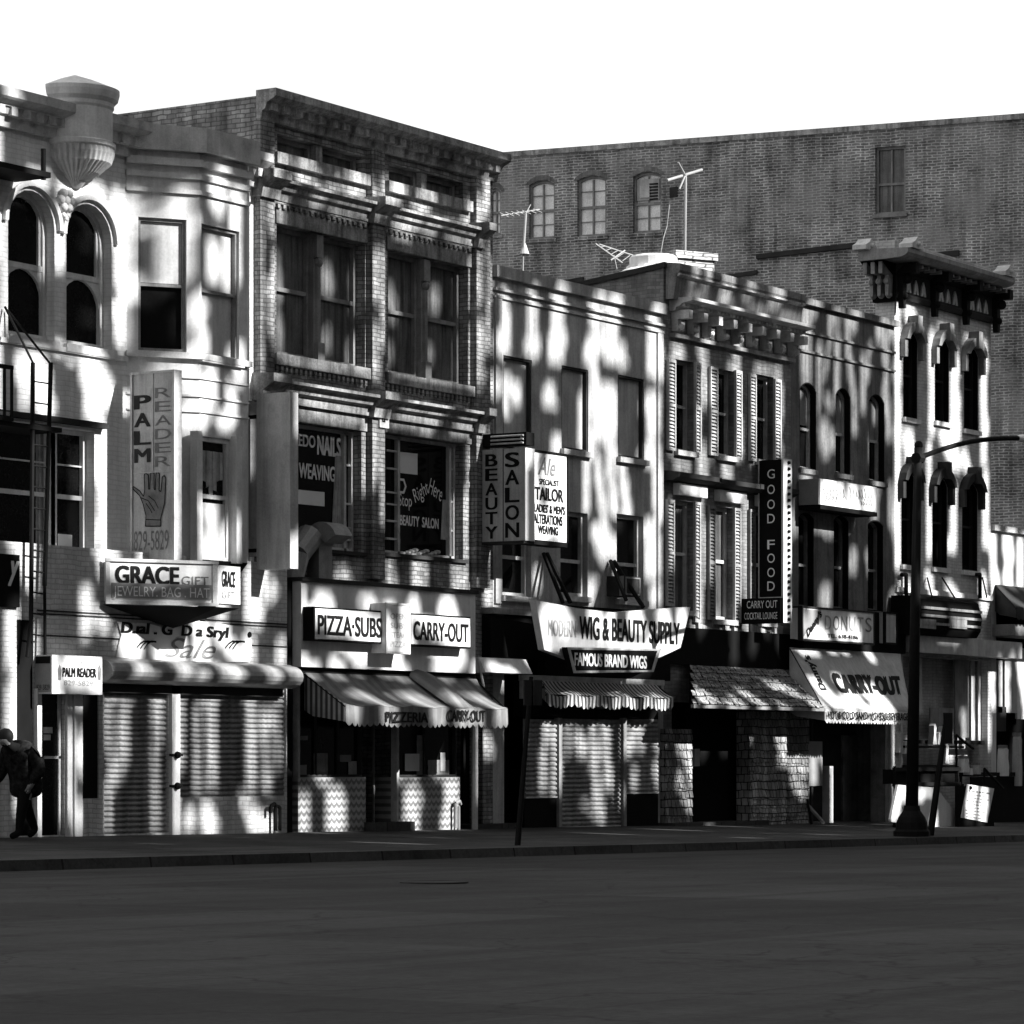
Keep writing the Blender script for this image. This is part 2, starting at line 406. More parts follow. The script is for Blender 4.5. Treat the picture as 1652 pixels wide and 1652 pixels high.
def window(par, h, y=0.0, depth=0.18, fw=0.055, rail=0.5, cols=1, rows=0, fm='trim', pm='glass', sill=None, sm='trim', blind=0.0, bm='blind', fr=F0, stagger=True, label=None):
    """a sash window set in opening h: frame with meeting rail, pane, optional blind and sill"""
    x0, x1, z0, z1 = h[:4]; rise = h[4] if len(h) > 4 else 0
    e = 0.004
    fo, fi = outline(x0 + e, x1 - e, z0 + e, z1 - e, rise), outline(x0 + e, x1 - e, z0 + e, z1 - e, rise, fw)
    yb = y + depth
    mb = MB(fr); mb.ring(fo, fi, yb - 0.09, yb - 0.012)
    zr = z0 + (z1 - z0) * rail if rail else None
    if rail: mb.box(x0 + fw, x1 - fw, yb - 0.075, yb - 0.014, zr - fw * .5, zr + fw * .5)
    for k in range(1, cols): 
        xm = x0 + (x1 - x0) * k / cols; mb.box(xm - fw * .35, xm + fw * .35, yb - 0.06, yb - 0.016, z0 + fw, z1 - fw - rise * .3)
    for k in range(1, rows):
        zm = z0 + (z1 - z0) * k / rows; mb.box(x0 + fw, x1 - fw, yb - 0.05, yb - 0.018, zm - 0.013, zm + 0.013)
    wn = mb.build('window', fm, par, label)
    pn = MB(fr); pn.prism(outline(x0 + e * 2, x1 - e * 2, z0 + e * 2, z1 - e * 2, rise), yb - 0.01, yb + 0.01); pn.build('pane', pm, wn)
    if blind:
        MB(fr).box(x0 + fw + .01, x1 - fw - .01, yb - 0.04, yb - 0.02, z1 - fw - (z1 - z0) * blind, z1 - fw - .01 - rise * .4).build('blind', bm, wn)
    if sill:
        MB(fr).box(x0 - 0.06, x1 + 0.06, y - sill, yb - 0.1, z0 - 0.11, z0 - 0.002).build('sill', sm, wn)
    return wn
def shade_ring(par, h, d):
    """black ring painting the shade inside a deep window reveal"""
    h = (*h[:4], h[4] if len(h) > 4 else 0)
    MB().ring(outline(*h, .003), outline(*h, .03), .006, d - .1).build('reveal_shade', 'black', par)  # black colour stands for shade on the unlit jambs
def text(par, fr, s, x0, x1, z0, z1, y, mat, bold=0.0, shear=0.0, name='lettering', rot=0.0, ext=0.004, label=None):
    cu = bpy.data.curves.new('tmp_text', 'FONT'); cu.body = s; cu.shear = shear; cu.resolution_u = 4
    ob = bpy.data.objects.new('tmp_text', cu); COL.objects.link(ob)
    dg = bpy.context.evaluated_depsgraph_get()
    me = bpy.data.meshes.new_from_object(ob.evaluated_get(dg))
    COL.objects.unlink(ob); bpy.data.objects.remove(ob)
    V = np.array([v.co[:2] for v in me.vertices]); fs = [list(p.vertices) for p in me.polygons]
    bpy.data.meshes.remove(me)
    lo, hi = V.min(0), V.max(0)
    mb = MB(fr); q = (V - lo) / (hi - lo)
    wd, ht = x1 - x0, z1 - z0
    P = np.stack([(q[:, 0] - .5) * wd, (q[:, 1] - .5) * ht], 1)
    c, n = math.cos(rot), math.sin(rot)
    P = np.stack([P[:, 0] * c - P[:, 1] * n + (x0 + x1) / 2, P[:, 0] * n + P[:, 1] * c + (z0 + z1) / 2], 1)
    # heavier weights: the same letters laid over each other with small shifts
    hx = max(bold, 0) * wd / (hi[0] - lo[0]) * 1.7; hz = max(bold, 0) * ht / (hi[1] - lo[1]) * .8
    shifts = [(0, 0)] if bold <= 0 else [(-hx, -hz), (hx, -hz), (-hx, hz), (hx, hz), (0, 0)]
    for k, (sx, sz) in enumerate(shifts):
        n0 = len(mb.v)
        for p in P: mb.pt((p[0] + sx, y - ext - .0006 * k, p[1] + sz))
        mb.f += [[q_ + n0 for q_ in f] for f in fs]
    return mb.build(name, mat, par, label)
def tpx(par, fr, s, u0, u1, v0, v1, y, mat, **k):
    x0, x1, z0, z1 = fr.rect(u0, u1, v0, v1, y)
    return text(par, fr, s, x0, x1, z0, z1, y, mat, **k)
def rpx(fr, u0, u1, v0, v1, off=0.0, rise=0.0): return (*fr.rect(u0, u1, v0, v1, off), rise)
def shutter(par, x0, x1, z0, z1, y, mat='steel', pitch=0.085, name='roller_shutter', label=None):
    pr = []
    n = max(2, int((z1 - z0) / pitch)); d = (z1 - z0) / n
    for k in range(n):
        zb = z0 + k * d
        pr += [(y + 0.012, zb), (y + 0.012, zb + d * .18), (y - 0.012, zb + d * .32), (y - 0.022, zb + d * .55), (y - 0.014, zb + d * .85)]
    pr += [(y + 0.012, z1), (y + 0.05, z1), (y + 0.05, z0)]
    return MB().sweep(pr, x0, x1).build(name, mat, par, label)

# ------------------------------------------------------------------ ground
XL, XRR = -75.0, 130.0
def struct(o): o['kind'] = 'structure'; return o
g = MB()
xs = np.linspace(XL, XRR, 42)
for a, b in zip(xs[:-1], xs[1:]):
    g.poly([(a, 1.0, base(a) + .0), (a, -6.5, walk(a, -6.5)), (b, -6.5, walk(b, -6.5)), (b, 1.0, base(b))])
struct(g.build('pavement', 'asphalt_walk'))
g = MB()
for a, b in zip(xs[:-1], xs[1:]):
    za, zb = walk(a, -6.5), walk(b, -6.5)
    g.poly([(a, -6.5, za), (a, -6.5, za + .012), (b, -6.5, zb + .012), (b, -6.5, zb)])
    g.poly([(a, -6.5, za + .012), (a, -6.66, za + .008), (b, -6.66, zb + .008), (b, -6.5, zb + .012)])
    g.poly([(a, -6.66, za + .008), (a, -6.69, za - .15), (b, -6.69, zb - .15), (b, -6.66, zb + .008)])
struct(g.build('kerb', 'kerb'))
g = MB()
for a, b in zip(xs[:-1], xs[1:]):
    za, zb = walk(a, -6.5) - .13, walk(b, -6.5) - .13
    g.poly([(a, -6.68, za), (a, -20, za + .05), (b, -20, zb + .05), (b, -6.68, zb)])
    g.poly([(a, -20, za + .05), (a, -75, za - .1), (b, -75, zb - .1), (b, -20, zb + .05)])
struct(g.build('road', 'road'))
mc = thing('manhole_cover', 'round iron manhole cover in the middle of the road', 'manhole cover', (X(700, -14.0), -14.0, walk(X(700, -14.0), -6.5) - .10))
m_ = MB(); m_.lathe((X(700, -14.0), -14.0, walk(X(700, -14.0), -6.5) - .13), [(.38, 0), (.38, .045), (.34, .05), (.30, .04), (.001, .04)], 28); m_.build('lid', 'dark_trim', mc)
struct(MB().poly([(-900, -900, -3.2), (900, -900, -3.2), (900, 900, -3.2), (-900, 900, -3.2)]).build('ground', 'ground'))

# ------------------------------------------------------------------ added unseen light blocker: its gaps shape the patches of sun on the fronts
T_Z, T_X = math.tan(SUN_EL) / math.cos(SUN_AZ), math.tan(SUN_AZ)
YS = -38.0
# sun patches as (u0, v0, u1, v1, half width) strokes on the plane y = off
PATCH = {0.0: [
 # white house, upper wall
 (8,300,8,520,6),(20,290,70,292,12),(110,300,165,318,14),(188,320,196,450,10),(200,330,202,420,9),(96,345,98,420,9),(90,560,120,575,5),(120,480,190,500,4),(195,500,198,545,7),(35,575,40,640,6),
 (60,590,75,650,16),(150,605,152,655,19),(168,610,170,640,12),(160,700,161,860,5),(145,690,146,880,4),(405,290,406,470,9),(404,480,406,620,9),
 (105,905,118,950,16),(120,930,122,960,14),(80,1000,82,1050,8),(95,1030,110,1050,10),
 # sooty brick house
 (442,265,446,290,15),(484,275,504,308,16),(566,295,592,334,17),(634,305,637,348,12),(681,320,684,360,14),(757,345,757,378,12),(470,300,560,318,4),(700,362,752,378,5),(640,352,690,366,5),(436,420,437,560,5),(611,420,612,470,6),(612,510,613,560,6),(596,420,597,470,4),(780,440,781,560,6),(778,300,779,340,7),(610,300,611,330,6),(592,545,593,602,8),(762,540,762,614,8),(430,330,431,372,7),(432,470,433,530,8),(612,430,613,500,7),(782,420,783,470,8),(596,430,597,480,6),(760,430,761,480,6),
 (455,574,590,596,6),(636,598,752,620,6),(490,656,565,668,12),(580,664,594,674,10),(640,674,690,684,11),(730,686,758,694,8),(450,640,520,648,4),(650,655,730,668,4),(590,695,591,780,8),(613,700,614,840,7),(760,720,760,800,7),(783,720,784,850,7),
 (552,925,553,940,13),(629,908,630,945,8),(676,905,677,950,13),(742,912,743,955,13),(540,300,541,318,6),(448,320,449,380,4),(530,340,560,350,5),(640,370,660,376,7),(720,385,735,390,6),
 (468,400,470,455,7),(548,420,552,450,9),(650,450,655,490,7),(720,455,724,480,9),(470,500,474,540,8),(548,520,550,545,8),(650,540,652,560,7),(715,545,716,565,7),
 # grey stucco house
 (812,478,814,540,8),(812,545,813,565,14),(857,480,858,540,8),(860,545,860,565,12),(898,480,901,540,11),(898,545,899,575,14),(961,492,962,545,10),(958,550,955,575,14),(985,495,986,545,12),(983,550,985,575,15),
 (1002,560,1005,585,8),(1054,512,1055,590,11),(796,608,797,630,11),(822,612,823,650,9),(840,615,841,645,7),(887,630,888,650,11),(970,640,972,690,20),(957,600,958,640,8),(985,690,987,730,8),(952,700,953,730,7),(1052,645,1053,690,11),
 (899,708,900,730,9),(945,640,946,700,6),(947,745,946,815,7),(962,740,975,830,7),(985,745,992,820,8),(1003,745,1013,825,7),(1050,725,1051,740,14),(1050,855,1051,915,12),(968,860,978,890,17),(992,870,992,900,6),
 (954,940,953,965,9),(792,885,793,965,12),(815,945,842,955,6),(1063,560,1064,600,6),(1060,760,1061,830,6),(985,640,986,680,12),(995,910,997,960,5),(867,920,868,950,6),(1055,950,1056,968,9),
 # dark brick house
 (1095,440,1096,462,5),(1115,455,1117,470,6),(1148,452,1150,490,10),(1228,478,1230,500,11),(1185,470,1186,490,6),(1097,488,1118,494,5),(1150,500,1162,504,5),(1195,512,1212,518,5),(1245,525,1270,532,6),
 (1090,512,1108,514,8),(1144,520,1150,535,7),(1188,535,1194,545,7),(1225,545,1262,552,7),(1092,558,1096,576,9),(1134,548,1134,640,8),(1134,730,1134,770,9),(1188,560,1190,596,6),(1180,592,1186,604,6),(1222,596,1240,600,8),(1254,604,1256,720,7),
 (1083,590,1084,720,4),(1124,670,1125,720,5),(1147,620,1148,730,4),(1190,620,1192,730,5),(1214,620,1215,740,4),(1092,735,1094,760,8),(1172,745,1174,770,9),(1098,790,1112,794,7),(1174,795,1188,800,8),(1214,800,1222,806,6),
 (1126,800,1127,1005,7),(1081,820,1082,905,4),(1094,880,1094,960,4),(1189,835,1190,960,5),(1166,850,1166,990,4),(1216,870,1216,950,4),(1140,850,1141,930,4),
 (1121,1005,1121,1025,6),(1172,1008,1178,1022,9),(1226,1012,1230,1028,6),(1246,1016,1250,1030,5),(1108,735,1110,765,4),
 # dark stucco house
 (1306,490,1307,503,11),(1300,512,1300,612,8),(1344,502,1346,522,9),(1372,506,1374,526,10),(1418,518,1420,545,8),(1438,522,1439,545,5),
 (1324,560,1322,640,4),(1351,545,1352,640,4),(1366,545,1378,640,4),(1394,580,1393,650,4),(1429,540,1428,655,4),(1340,540,1330,600,3),(1404,560,1398,610,3),(1336,640,1340,660,5),(1322,640,1320,670,4),(1379,640,1380,690,4),(1434,650,1434,700,4),
 (1330,690,1332,722,9),(1344,700,1345,720,6),(1356,700,1357,740,3),(1405,710,1406,740,3),(1300,760,1301,820,8),(1412,776,1413,832,6),(1332,950,1332,978,9),(1300,900,1301,930,3),(1375,890,1376,920,6),(1402,890,1404,920,6),(1360,770,1366,772,6),(1438,790,1439,840,4),(1440,960,1440,985,6),(1310,700,1308,740,4),
 # white corner house
 (1447,500,1448,900,6),(1466,498,1474,528,8),(1503,545,1504,690,5),(1540,585,1542,700,8),(1517,528,1530,540,7),(1562,548,1572,560,7),(1587,565,1588,740,6),(1465,705,1470,738,10),(1524,702,1542,738,12),(1556,728,1560,758,7),(1499,720,1500,890,4),
 (1590,770,1591,870,5),(1538,790,1539,870,6),(1535,870,1536,885,8),(1459,935,1464,955,8),(1498,935,1504,975,6),(1532,945,1542,970,7),(1585,940,1588,975,7),(1600,870,1604,935,6),(1626,870,1628,940,8),(1645,880,1646,940,5),(1606,940,1607,1030,7),
 (1600,1090,1601,1130,5),(1640,1070,1640,1120,8),(1617,1080,1618,1120,5),(1580,1090,1581,1180,4),(1592,1130,1594,1190,4),(1566,1150,1567,1190,4),
 # ground floor, right part
 (1090,1190,1091,1215,6),(1100,1225,1110,1262,7),(1086,1255,1090,1275,5),(1098,1290,1108,1310,5),(1268,1178,1270,1200,6),(1285,1180,1286,1200,7),(1265,1230,1286,1250,8),(1272,1262,1288,1285,8),(1305,1220,1306,1260,6),
 (1340,1240,1341,1320,5),(1438,1180,1438,1320,4),(1500,1180,1502,1200,6),(1535,1190,1536,1205,4),(1520,1220,1530,1232,5),
 # shutters of the middle shop
 (871,1166,867,1240,5),(889,1166,887,1230,8),(906,1165,905,1215,3),(947,1165,951,1290,6),(967,1165,971,1265,7),(995,1172,997,1212,7),(1016,1166,1012,1198,8),(1052,1166,1053,1200,8),(956,1275,957,1310,7),(985,1280,990,1305,5),(868,1245,866,1275,4),(887,1245,886,1278,6),(1052,1240,1053,1270,7),(1014,1245,1013,1272,5),(930,1300,960,1330,3),
], -0.76: [  # the bay of the white house
 (312,300,313,420,10),(355,292,358,325,10),(240,290,290,296,9),(230,315,300,322,5),(275,395,280,425,13),(360,390,362,425,9),(335,490,338,550,16),(213,495,214,545,8),(370,300,390,310,6),(385,330,386,440,7),(300,430,304,440,8),
 (250,590,290,596,10),(318,560,322,600,8),(345,600,347,640,6),(330,620,332,660,14),(375,620,376,660,8),(310,650,330,680,10),(355,670,375,680,8),(325,820,330,890,10),(350,815,352,890,9),(372,850,372,890,5),(300,560,302,590,5),(390,560,391,600,6),
], -0.62: [  # the shop front of the white house
 (20,990,19,1060,9),(17,1120,17,1175,10),(408,930,410,990,14),(424,920,425,960,6),(400,1035,402,1065,9),(452,1040,453,1068,8),(440,940,442,960,5),(205,1030,215,1060,14),(270,1012,272,1060,22),(320,1010,322,1060,12),(352,1010,354,1030,12),(250,1045,330,1062,6),(370,1045,385,1062,9),
 (182,1125,181,1190,5),(207,1130,199,1235,8),(258,1125,259,1160,7),(256,1195,256,1320,6),(184,1215,180,1330,4),(293,1125,293,1230,5),(322,1140,324,1262,6),(346,1135,348,1255,6),(408,1130,409,1265,7),(431,1150,434,1262,6),(450,1150,451,1225,4),
 (335,1310,342,1332,14),(306,1312,308,1335,9),(410,1315,412,1338,13),(432,1320,434,1338,8),(280,1120,281,1335,4),(125,1190,124,1330,4),(108,1180,109,1330,3),(63,1140,64,1330,4),
 (262,1140,262,1180,7),(396,1280,398,1330,3),
], -0.85: [  # shutter housing, sign boards, awnings
 (215,1075,216,1090,13),(282,1076,284,1094,14),(360,1080,365,1100,20),(425,1080,430,1100,12),(460,1080,478,1100,12),(110,1065,150,1085,16),(95,1090,150,1110,12),
 (200,915,240,922,14),(290,920,330,940,16),(225,955,260,962,6),(370,925,380,960,9),(300,960,340,968,6),
 (535,955,545,968,10),(503,950,505,1000,5),(600,958,616,966,7),(682,962,684,985,9),(735,970,740,990,16),(520,985,605,1035,18),(535,1000,600,1020,22),(650,985,655,1050,8),(675,995,750,1040,18),(690,1005,745,1030,18),(640,985,642,1045,9),
 (500,1060,520,1070,12),(555,1062,565,1072,10),(640,1062,665,1074,11),(722,1066,738,1076,11),(592,1064,600,1072,6),
 (784,1068,788,1080,9),(815,1068,840,1078,12),(885,735,886,850,9),(900,745,902,870,11),(853,730,854,850,6),(875,850,880,865,8),(870,760,872,780,5),
 (900,985,910,1010,16),(960,990,970,1010,14),(1025,990,1028,1010,14),(1068,990,1072,1010,12),(1102,995,1096,1030,8),(880,990,884,1040,7),(890,1035,1080,1050,7),(985,985,990,1050,6),(1050,1030,1090,1045,9),
 (1330,790,1340,810,13),(1370,795,1400,812,12),(1320,1000,1340,1020,15),(1370,1000,1380,1024,7),(1392,995,1400,1022,8),(1340,1025,1350,1030,6),(1437,1000,1438,1035,5),(1268,760,1269,1000,7),
 (1500,980,1520,984,9),(1545,985,1565,990,11),(1545,1008,1565,1012,10),(1480,1000,1484,1004,4),
], -2.7: [(1450,1272,1444,1305,8),(1500,1274,1482,1283,6),(1464,1272,1458,1284,7)], -2.9: [(1570,1275,1566,1312,7),(1588,1279,1584,1318,6)], -0.55: [(1332,785,1334,815,9),(1352,790,1356,815,9),(1376,788,1378,815,8),(1400,790,1404,818,10),(1305,990,1306,1028,7)
], -0.42: [
 (489,1295,489,1340,9),(541,1288,541,1332,15),(664,1288,664,1338,14),(728,1268,727,1338,13),(660,1218,668,1240,11),(712,1216,713,1240,5),(766,1180,766,1300,4),
], -1.0: [(945,1062,955,1072,9),(985,1064,1000,1068,9),(1022,1064,1036,1072,9)
], -1.2: [(474,640,475,690,7),(286,612,285,880,6),(1268,745,1266,1000,6),(853,735,852,860,6)
], -1.5: [  # awning fronts
 (557,1142,558,1166,12),(616,1105,617,1170,15),(699,1095,700,1120,14),(698,1125,699,1172,12),(738,1128,739,1170,13),(802,1108,802,1165,13),(520,1090,520,1110,8),(760,1095,762,1110,5),(668,1095,670,1100,5),(905,1105,910,1125,9),(950,1100,955,1120,8),(1000,1105,1004,1120,9),(1045,1110,1050,1135,10),(1075,1125,1077,1140,6),(882,1122,884,1136,5),
 (1180,1080,1186,1110,9),(1250,1085,1256,1120,9),(1135,1085,1140,1120,8),(1285,1110,1290,1130,7),(1220,1100,1222,1130,6),
 (1320,1060,1330,1085,12),(1368,1070,1376,1110,12),(1410,1070,1414,1110,12),(1440,1085,1446,1120,10),(1345,1110,1350,1160,12),(1390,1125,1396,1160,12),(1430,1130,1436,1160,11),(1455,1080,1457,1150,9),(1365,1150,1380,1160,8),(1310,1060,1314,1070,8),
 (1447,1285,1448,1315,7),(1480,1275,1500,1285,9),(1570,1280,1590,1310,22),(1465,1275,1467,1290,7),
]}
def screen():
    cs = 0.11; ZSOLID = 20.5
    gx = np.arange(-16, 62, cs) + cs / 2; gz = np.arange(-21.5, 13.2, cs) + cs / 2
    A, B = np.meshgrid(gx, gz)
    lit = np.zeros(A.shape, bool)
    jit = sum(np.sin(A * fx + B * fz + ph) for fx, fz, ph in ((9.1, 2.3, 0), (5.3, -3.9, 1.1), (14.7, 5.1, 2.0), (2.9, 7.7, .4))) / 4
    for off, lst in PATCH.items():
        k = -off
        u, v = project(A + T_X * k, np.full_like(A, off), B + T_Z * k)
        for u0, v0, u1, v1, r in lst:
            if v1 - v0 > 30: v0, v1 = v0 - 7, v1 + 9
            du, dv = u1 - u0, v1 - v0; L2 = du * du + dv * dv + 1e-6
            t = np.clip(((u - u0) * du + (v - v0) * dv) / L2, 0, 1)
            d = np.hypot(u - u0 - t * du, v - v0 - t * dv)
            lit |= d < r * (0.88 + 0.22 * jit)
    fl = np.sin(A * 3.1 + .7 * np.sin(B * 2.2)) + .8 * np.sin(A * 1.3 + 2.0 + B * .4) + .5 * np.sin(A * 7.3 - B * 1.1)
    lit |= (B < -.5) & (B > -3.9) & (fl + .45 * np.sin(B * 3.7 + A * .9) > 2.0)
    # beyond the photographed part: loose vertical slots of the same kind
    u, v = project(A, np.zeros_like(A), B)
    side = ((u < 0) | (u > 1660)) & (B > 0) & (np.sin(A * 4.1 + np.sin(B * 1.7) * .8) + np.sin(A * 1.7 + 1) * .6 + .5 * np.sin(B * 2.3 + A) > 0.7)
    lit |= side
    mb = MB()
    y0, sx_, sz_ = YS, T_X * -YS, T_Z * -YS
    rows, cols_ = lit.shape
    for r in range(rows):
        c = 0
        while c < cols_:
            if lit[r, c]: c += 1; continue
            e = c
            while e < cols_ and not lit[r, e]: e += 1
            xa, xb = gx[c] - cs / 2 + sx_, gx[e - 1] + cs / 2 + sx_; za, zb = gz[r] - cs / 2 + sz_, gz[r] + cs / 2 + sz_
            mb.box(xa, xb, y0, y0 - 0.03, za, zb)
            c = e
    mb.box(-60, 130, y0, y0 - .03, ZSOLID + sz_, 50)
    mb.box(-60, 11 + sx_, y0, y0 - .03, gz[-1] + cs / 2 + sz_, ZSOLID + sz_); mb.box(27 + sx_, 38 + sx_, y0, y0 - .03, gz[-1] + cs / 2 + sz_, 14.6 + sz_); mb.box(38 + sx_, 130, y0, y0 - .03, gz[-1] + cs / 2 + sz_, ZSOLID + sz_)
    mb.box(-60, gx[0] - cs / 2 + sx_, y0, y0 - .03, sz_ - 21.5, gz[-1] + cs / 2 + sz_); mb.box(gx[-1] + cs / 2 + sx_, 130, y0, y0 - .03, sz_ - 21.5, gz[-1] + cs / 2 + sz_)
    mb.box(-60, 130, y0, y0 - .03, -1.2, sz_ - 21.5)
    root = thing('sun_gobo', 'unseen perforated sheet added behind the camera to shape the sun', 'wall', (sx_, YS, 0))
    mb.build('panel', 'screen', root)
    for x in (-50, 110):
        MB().box(x - .3, x + .3, y0 - .7, y0 - .08, -1.5, 50).build('post', 'screen', root)
screen()

# ------------------------------------------------------------------ white house with the bay (left)
def house(name, label, x, cat='building'):
    return thing(name, label, cat, (x, 0.0, base(x)))
X1 = X(413); ZB = -1.6
def comb(m, x0, x1, n, duty, zb, zm, zt, y0, y1):
    """a strip with n teeth hanging from it, one solid"""
    P = [(x0, zt), (x0, zm)]
    for k in range(n):
        a = x0 + (k + (1 - duty) / 2) * (x1 - x0) / n; b = a + duty * (x1 - x0) / n
        P += [(a, zm), (a, zb), (b, zb), (b, zm)]
    m.prism(P + [(x1, zm), (x1, zt)], y0, y1)
def cornice(par, x0, x1, z, y=0.0, h=0.45, d=0.35, mat='trim', name='cornice', dent=0.0, fr=F0, dm=None):
    mb = MB(fr).sweep([(y, z - h), (y - d * .25, z - h), (y - d * .3, z - h * .72), (y - d * .45, z - h * .66), (y - d * .55, z - h * .45), (y - d * .9, z - h * .32), (y - d, z - h * .26), (y - d, z), (y, z)], x0, x1)
    o = mb.build(name, mat, par)
    if dent:
        m2 = MB(fr)
        comb(m2, x0 + .02, x1 - .02, int((x1 - x0) / dent), .5, z - h * .70, z - h * .46, z - h * .42, y - d * .62, y - d * .2)
        m2.build('dentils', dm or mat, o)
    return o

b1 = house('white_house', 'white painted house with twin arched windows and a canted bay', -1.0)
z_top1 = Z(413, 258)
hA = rpx(F0, 13, 88, 307, 545); hA = (*hA[:4], (hA[1] - hA[0]) / 2)
hB = rpx(F0, 107, 180, 329, 560); hB = (*hB[:4], (hB[1] - hB[0]) / 2)
hC = rpx(F0, -30, 152, 684, 893)
XB0 = X(205)
FB1 = Fr(XB0, 0, R(-35))
bw1 = FB1.X(322)
BY = -bw1 * math.sin(R(35)); XB1 = XB0 + bw1 * math.cos(R(35))
XB2 = X(399, BY); XB3 = min(XB2 + (XB1 - XB0), X1 - 0.02)
FBf = Fr(0, BY, 0)
wl = MB(); wall(wl, -9, X1, ZB, z_top1, 0, [hA, hB, hC], 0.30); shell(wl, -9, X1, ZB, z_top1, 12)
wl.build('wall', 'white_wall', b1)
MB().poly([(-9, 0.3, z_top1 - .3), (X1, 0.3, z_top1 - .3), (X1, 12, z_top1 - .5), (-9, 12, z_top1 - .5)]).build('roof', 'tar', b1)
cornice(b1, -9, X1, z_top1 + .06, 0, .55, .38, 'trim', dent=.3)
for h in (hA, hB):   # arched double sashes: the lower pane has a round top too
    x0, x1, z0, z1, r = h
    zm = z0 + (z1 - z0) * 0.475
    wn = window(b1, h, 0, 0.26, 0.085, rail=0, fm='white', pm='glass')
    m = MB(); fw = .085
    lo = outline(x0 + fw, x1 - fw, z0 + fw, zm, (x1 - x0) / 2 - fw)
    m.box(x0 + fw, x1 - fw, .175, .245, zm, zm + .09)
    ap = lo[2:]
    for p, q in zip(ap[:-1], ap[1:]):
        m.poly([(p[0], .19, p[1]), (p[0], .19, zm + .01), (q[0], .19, zm + .01), (q[0], .19, q[1])])
        m.poly([(p[0], .19, p[1]), (q[0], .19, q[1]), (q[0], .24, q[1]), (p[0], .24, p[1])])
    m.box(x1 - fw - .07, x1 - fw - .02, .2, .24, zm + .09, z1 - r * .55)
    m.build('sash_rail', 'white', wn)
    MB().box(x0 - .06, x1 + .06, -.07, .16, z0 - .13, z0 - .002).build('sill', 'white', wn)
for h in (hA, hB):
    o = arc(h[0] - .14, h[1] + .14, h[3] - h[4], h[4] + .14, 16); i = arc(h[0] - .06, h[1] + .06, h[3] - h[4], h[4] + .06, 16)
    m = MB()
    for k in range(16):
        m.prism([o[k], o[k + 1], i[k + 1], i[k]], -.07, .01)
    m.build('hood_mould', 'white', b1)
x0, x1, z0, z1 = RC(92, 112, 303, 345)
m = MB()
for k in range(7):
    a = k * 2 * math.pi / 6
    m.ball(((x0 + x1) / 2 + (0 if k == 6 else .13 * math.cos(a)), -.06, (z0 + z1) / 2 + (0 if k == 6 else .13 * math.sin(a))), .075, 7)
for k in range(3): m.ball(((x0 + x1) / 2 + (k - 1) * .05, -.05, (z0 + z1) / 2 - .24 - .05 * (k % 2)), .05, 6)
m.build('rosette', 'white', b1, smooth=True)
# fluted bowl that carries a round oriel
cx_ = (X(75) + X(168)) / 2; rr = (X(166) - X(77)) / 2 * .92
zt = Z(120, 262)
m = MB()
pf = [(.03, -.42), (rr * .16, -.40), (rr * .30, -.30), (rr * .62, -.18), (rr * .92, -.02), (rr, .12), (rr, .2)]
m.lathe((cx_, 0.02, zt), pf, 160, math.pi, 2 * math.pi, .02, 40)
m.build('oriel_corbel', 'trim', b1)
m = MB()
m.lathe((cx_, 0.02, zt + .2), [(rr * .98, 0), (rr * 1.04, .03), (rr * 1.04, .09), (rr * .96, .12), (rr * .96, .62), (rr * 1.0, .66), (rr * 1.0, .72), (rr * 1.10, .78), (rr * 1.14, .88), (rr * 1.14, .94), (rr * .5, 1.1), (0.01, 1.2)], 36, math.pi, 2 * math.pi)
m.build('oriel', 'white', b1)
MB().box(-9, X(203), -.055, .02, Z(100, 568), Z(100, 560)).build('string_course', 'white', b1)
m = MB(); m.box(-9, X(165), -.14, .03, Z(90, 683), Z(90, 674)); m.build('lintel', 'dark_trim', b1)
# wide window of the first floor
wn = window(b1, hC, 0, 0.26, 0.07, rail=0.47, cols=1, fm='white', sill=.08)
x0, x1, z0, z1 = hC[:4]
m = MB()
for a, b in ((X(72, .2), X(88, .2)), (X(86, .1), X(93, .1)), (X(136, .2), X(141, .2))): m.box(a, b, .15, .248, z0 + .05, z1 - .05)
for q in (.72,): m.box(x0, x1, .2, .246, z0 + (z1 - z0) * q - .012, z0 + (z1 - z0) * q + .012)
m.build('mullion', 'white', wn)
q = RC(93, 116, 862, 890, .22); MB().box(q[0], q[1], .215, .222, q[2], q[3]).build('notice', 'paper', wn)
q = RC(60, 74, 690, 885, .2)
m = MB()
for k in range(5): m.box(q[0] + k * .05, q[0] + .04 + k * .05, .225 - .01 * (k % 2), .235, q[2], q[3])
m.build('curtain', 'cloth', wn)
# canted bay
zb_bay = Z(360, 905, BY)
def bay_rect(fr, u0, u1, v0, v1): return rpx(fr, u0, u1, v0, v1)
hD = bay_rect(FB1, 223, 301, 352, 567)
hE = bay_rect(FBf, 325, 386, 367, 578)
hF = bay_rect(FBf, 318, 372, 706, 905)
mb = MB(FB1); wall(mb, 0, bw1, zb_bay, z_top1, 0, [hD], .14)
mb.fr = FBf; wall(mb, XB1, XB2, zb_bay, z_top1, 0, [hE, hF], .14)
mb.fr = F0
mb.poly([(XB2, BY, zb_bay), (XB3, 0, zb_bay), (XB3, 0, z_top1), (XB2, BY, z_top1)])
bay = mb.build('bay', 'white', b1)
m = MB(); m.poly([(XB0, 0, z_top1 - .02), (XB1, BY, z_top1 - .02), (XB2, BY, z_top1 - .02), (XB3, 0, z_top1 - .02)]); m.build('bay_roof', 'tar', b1)
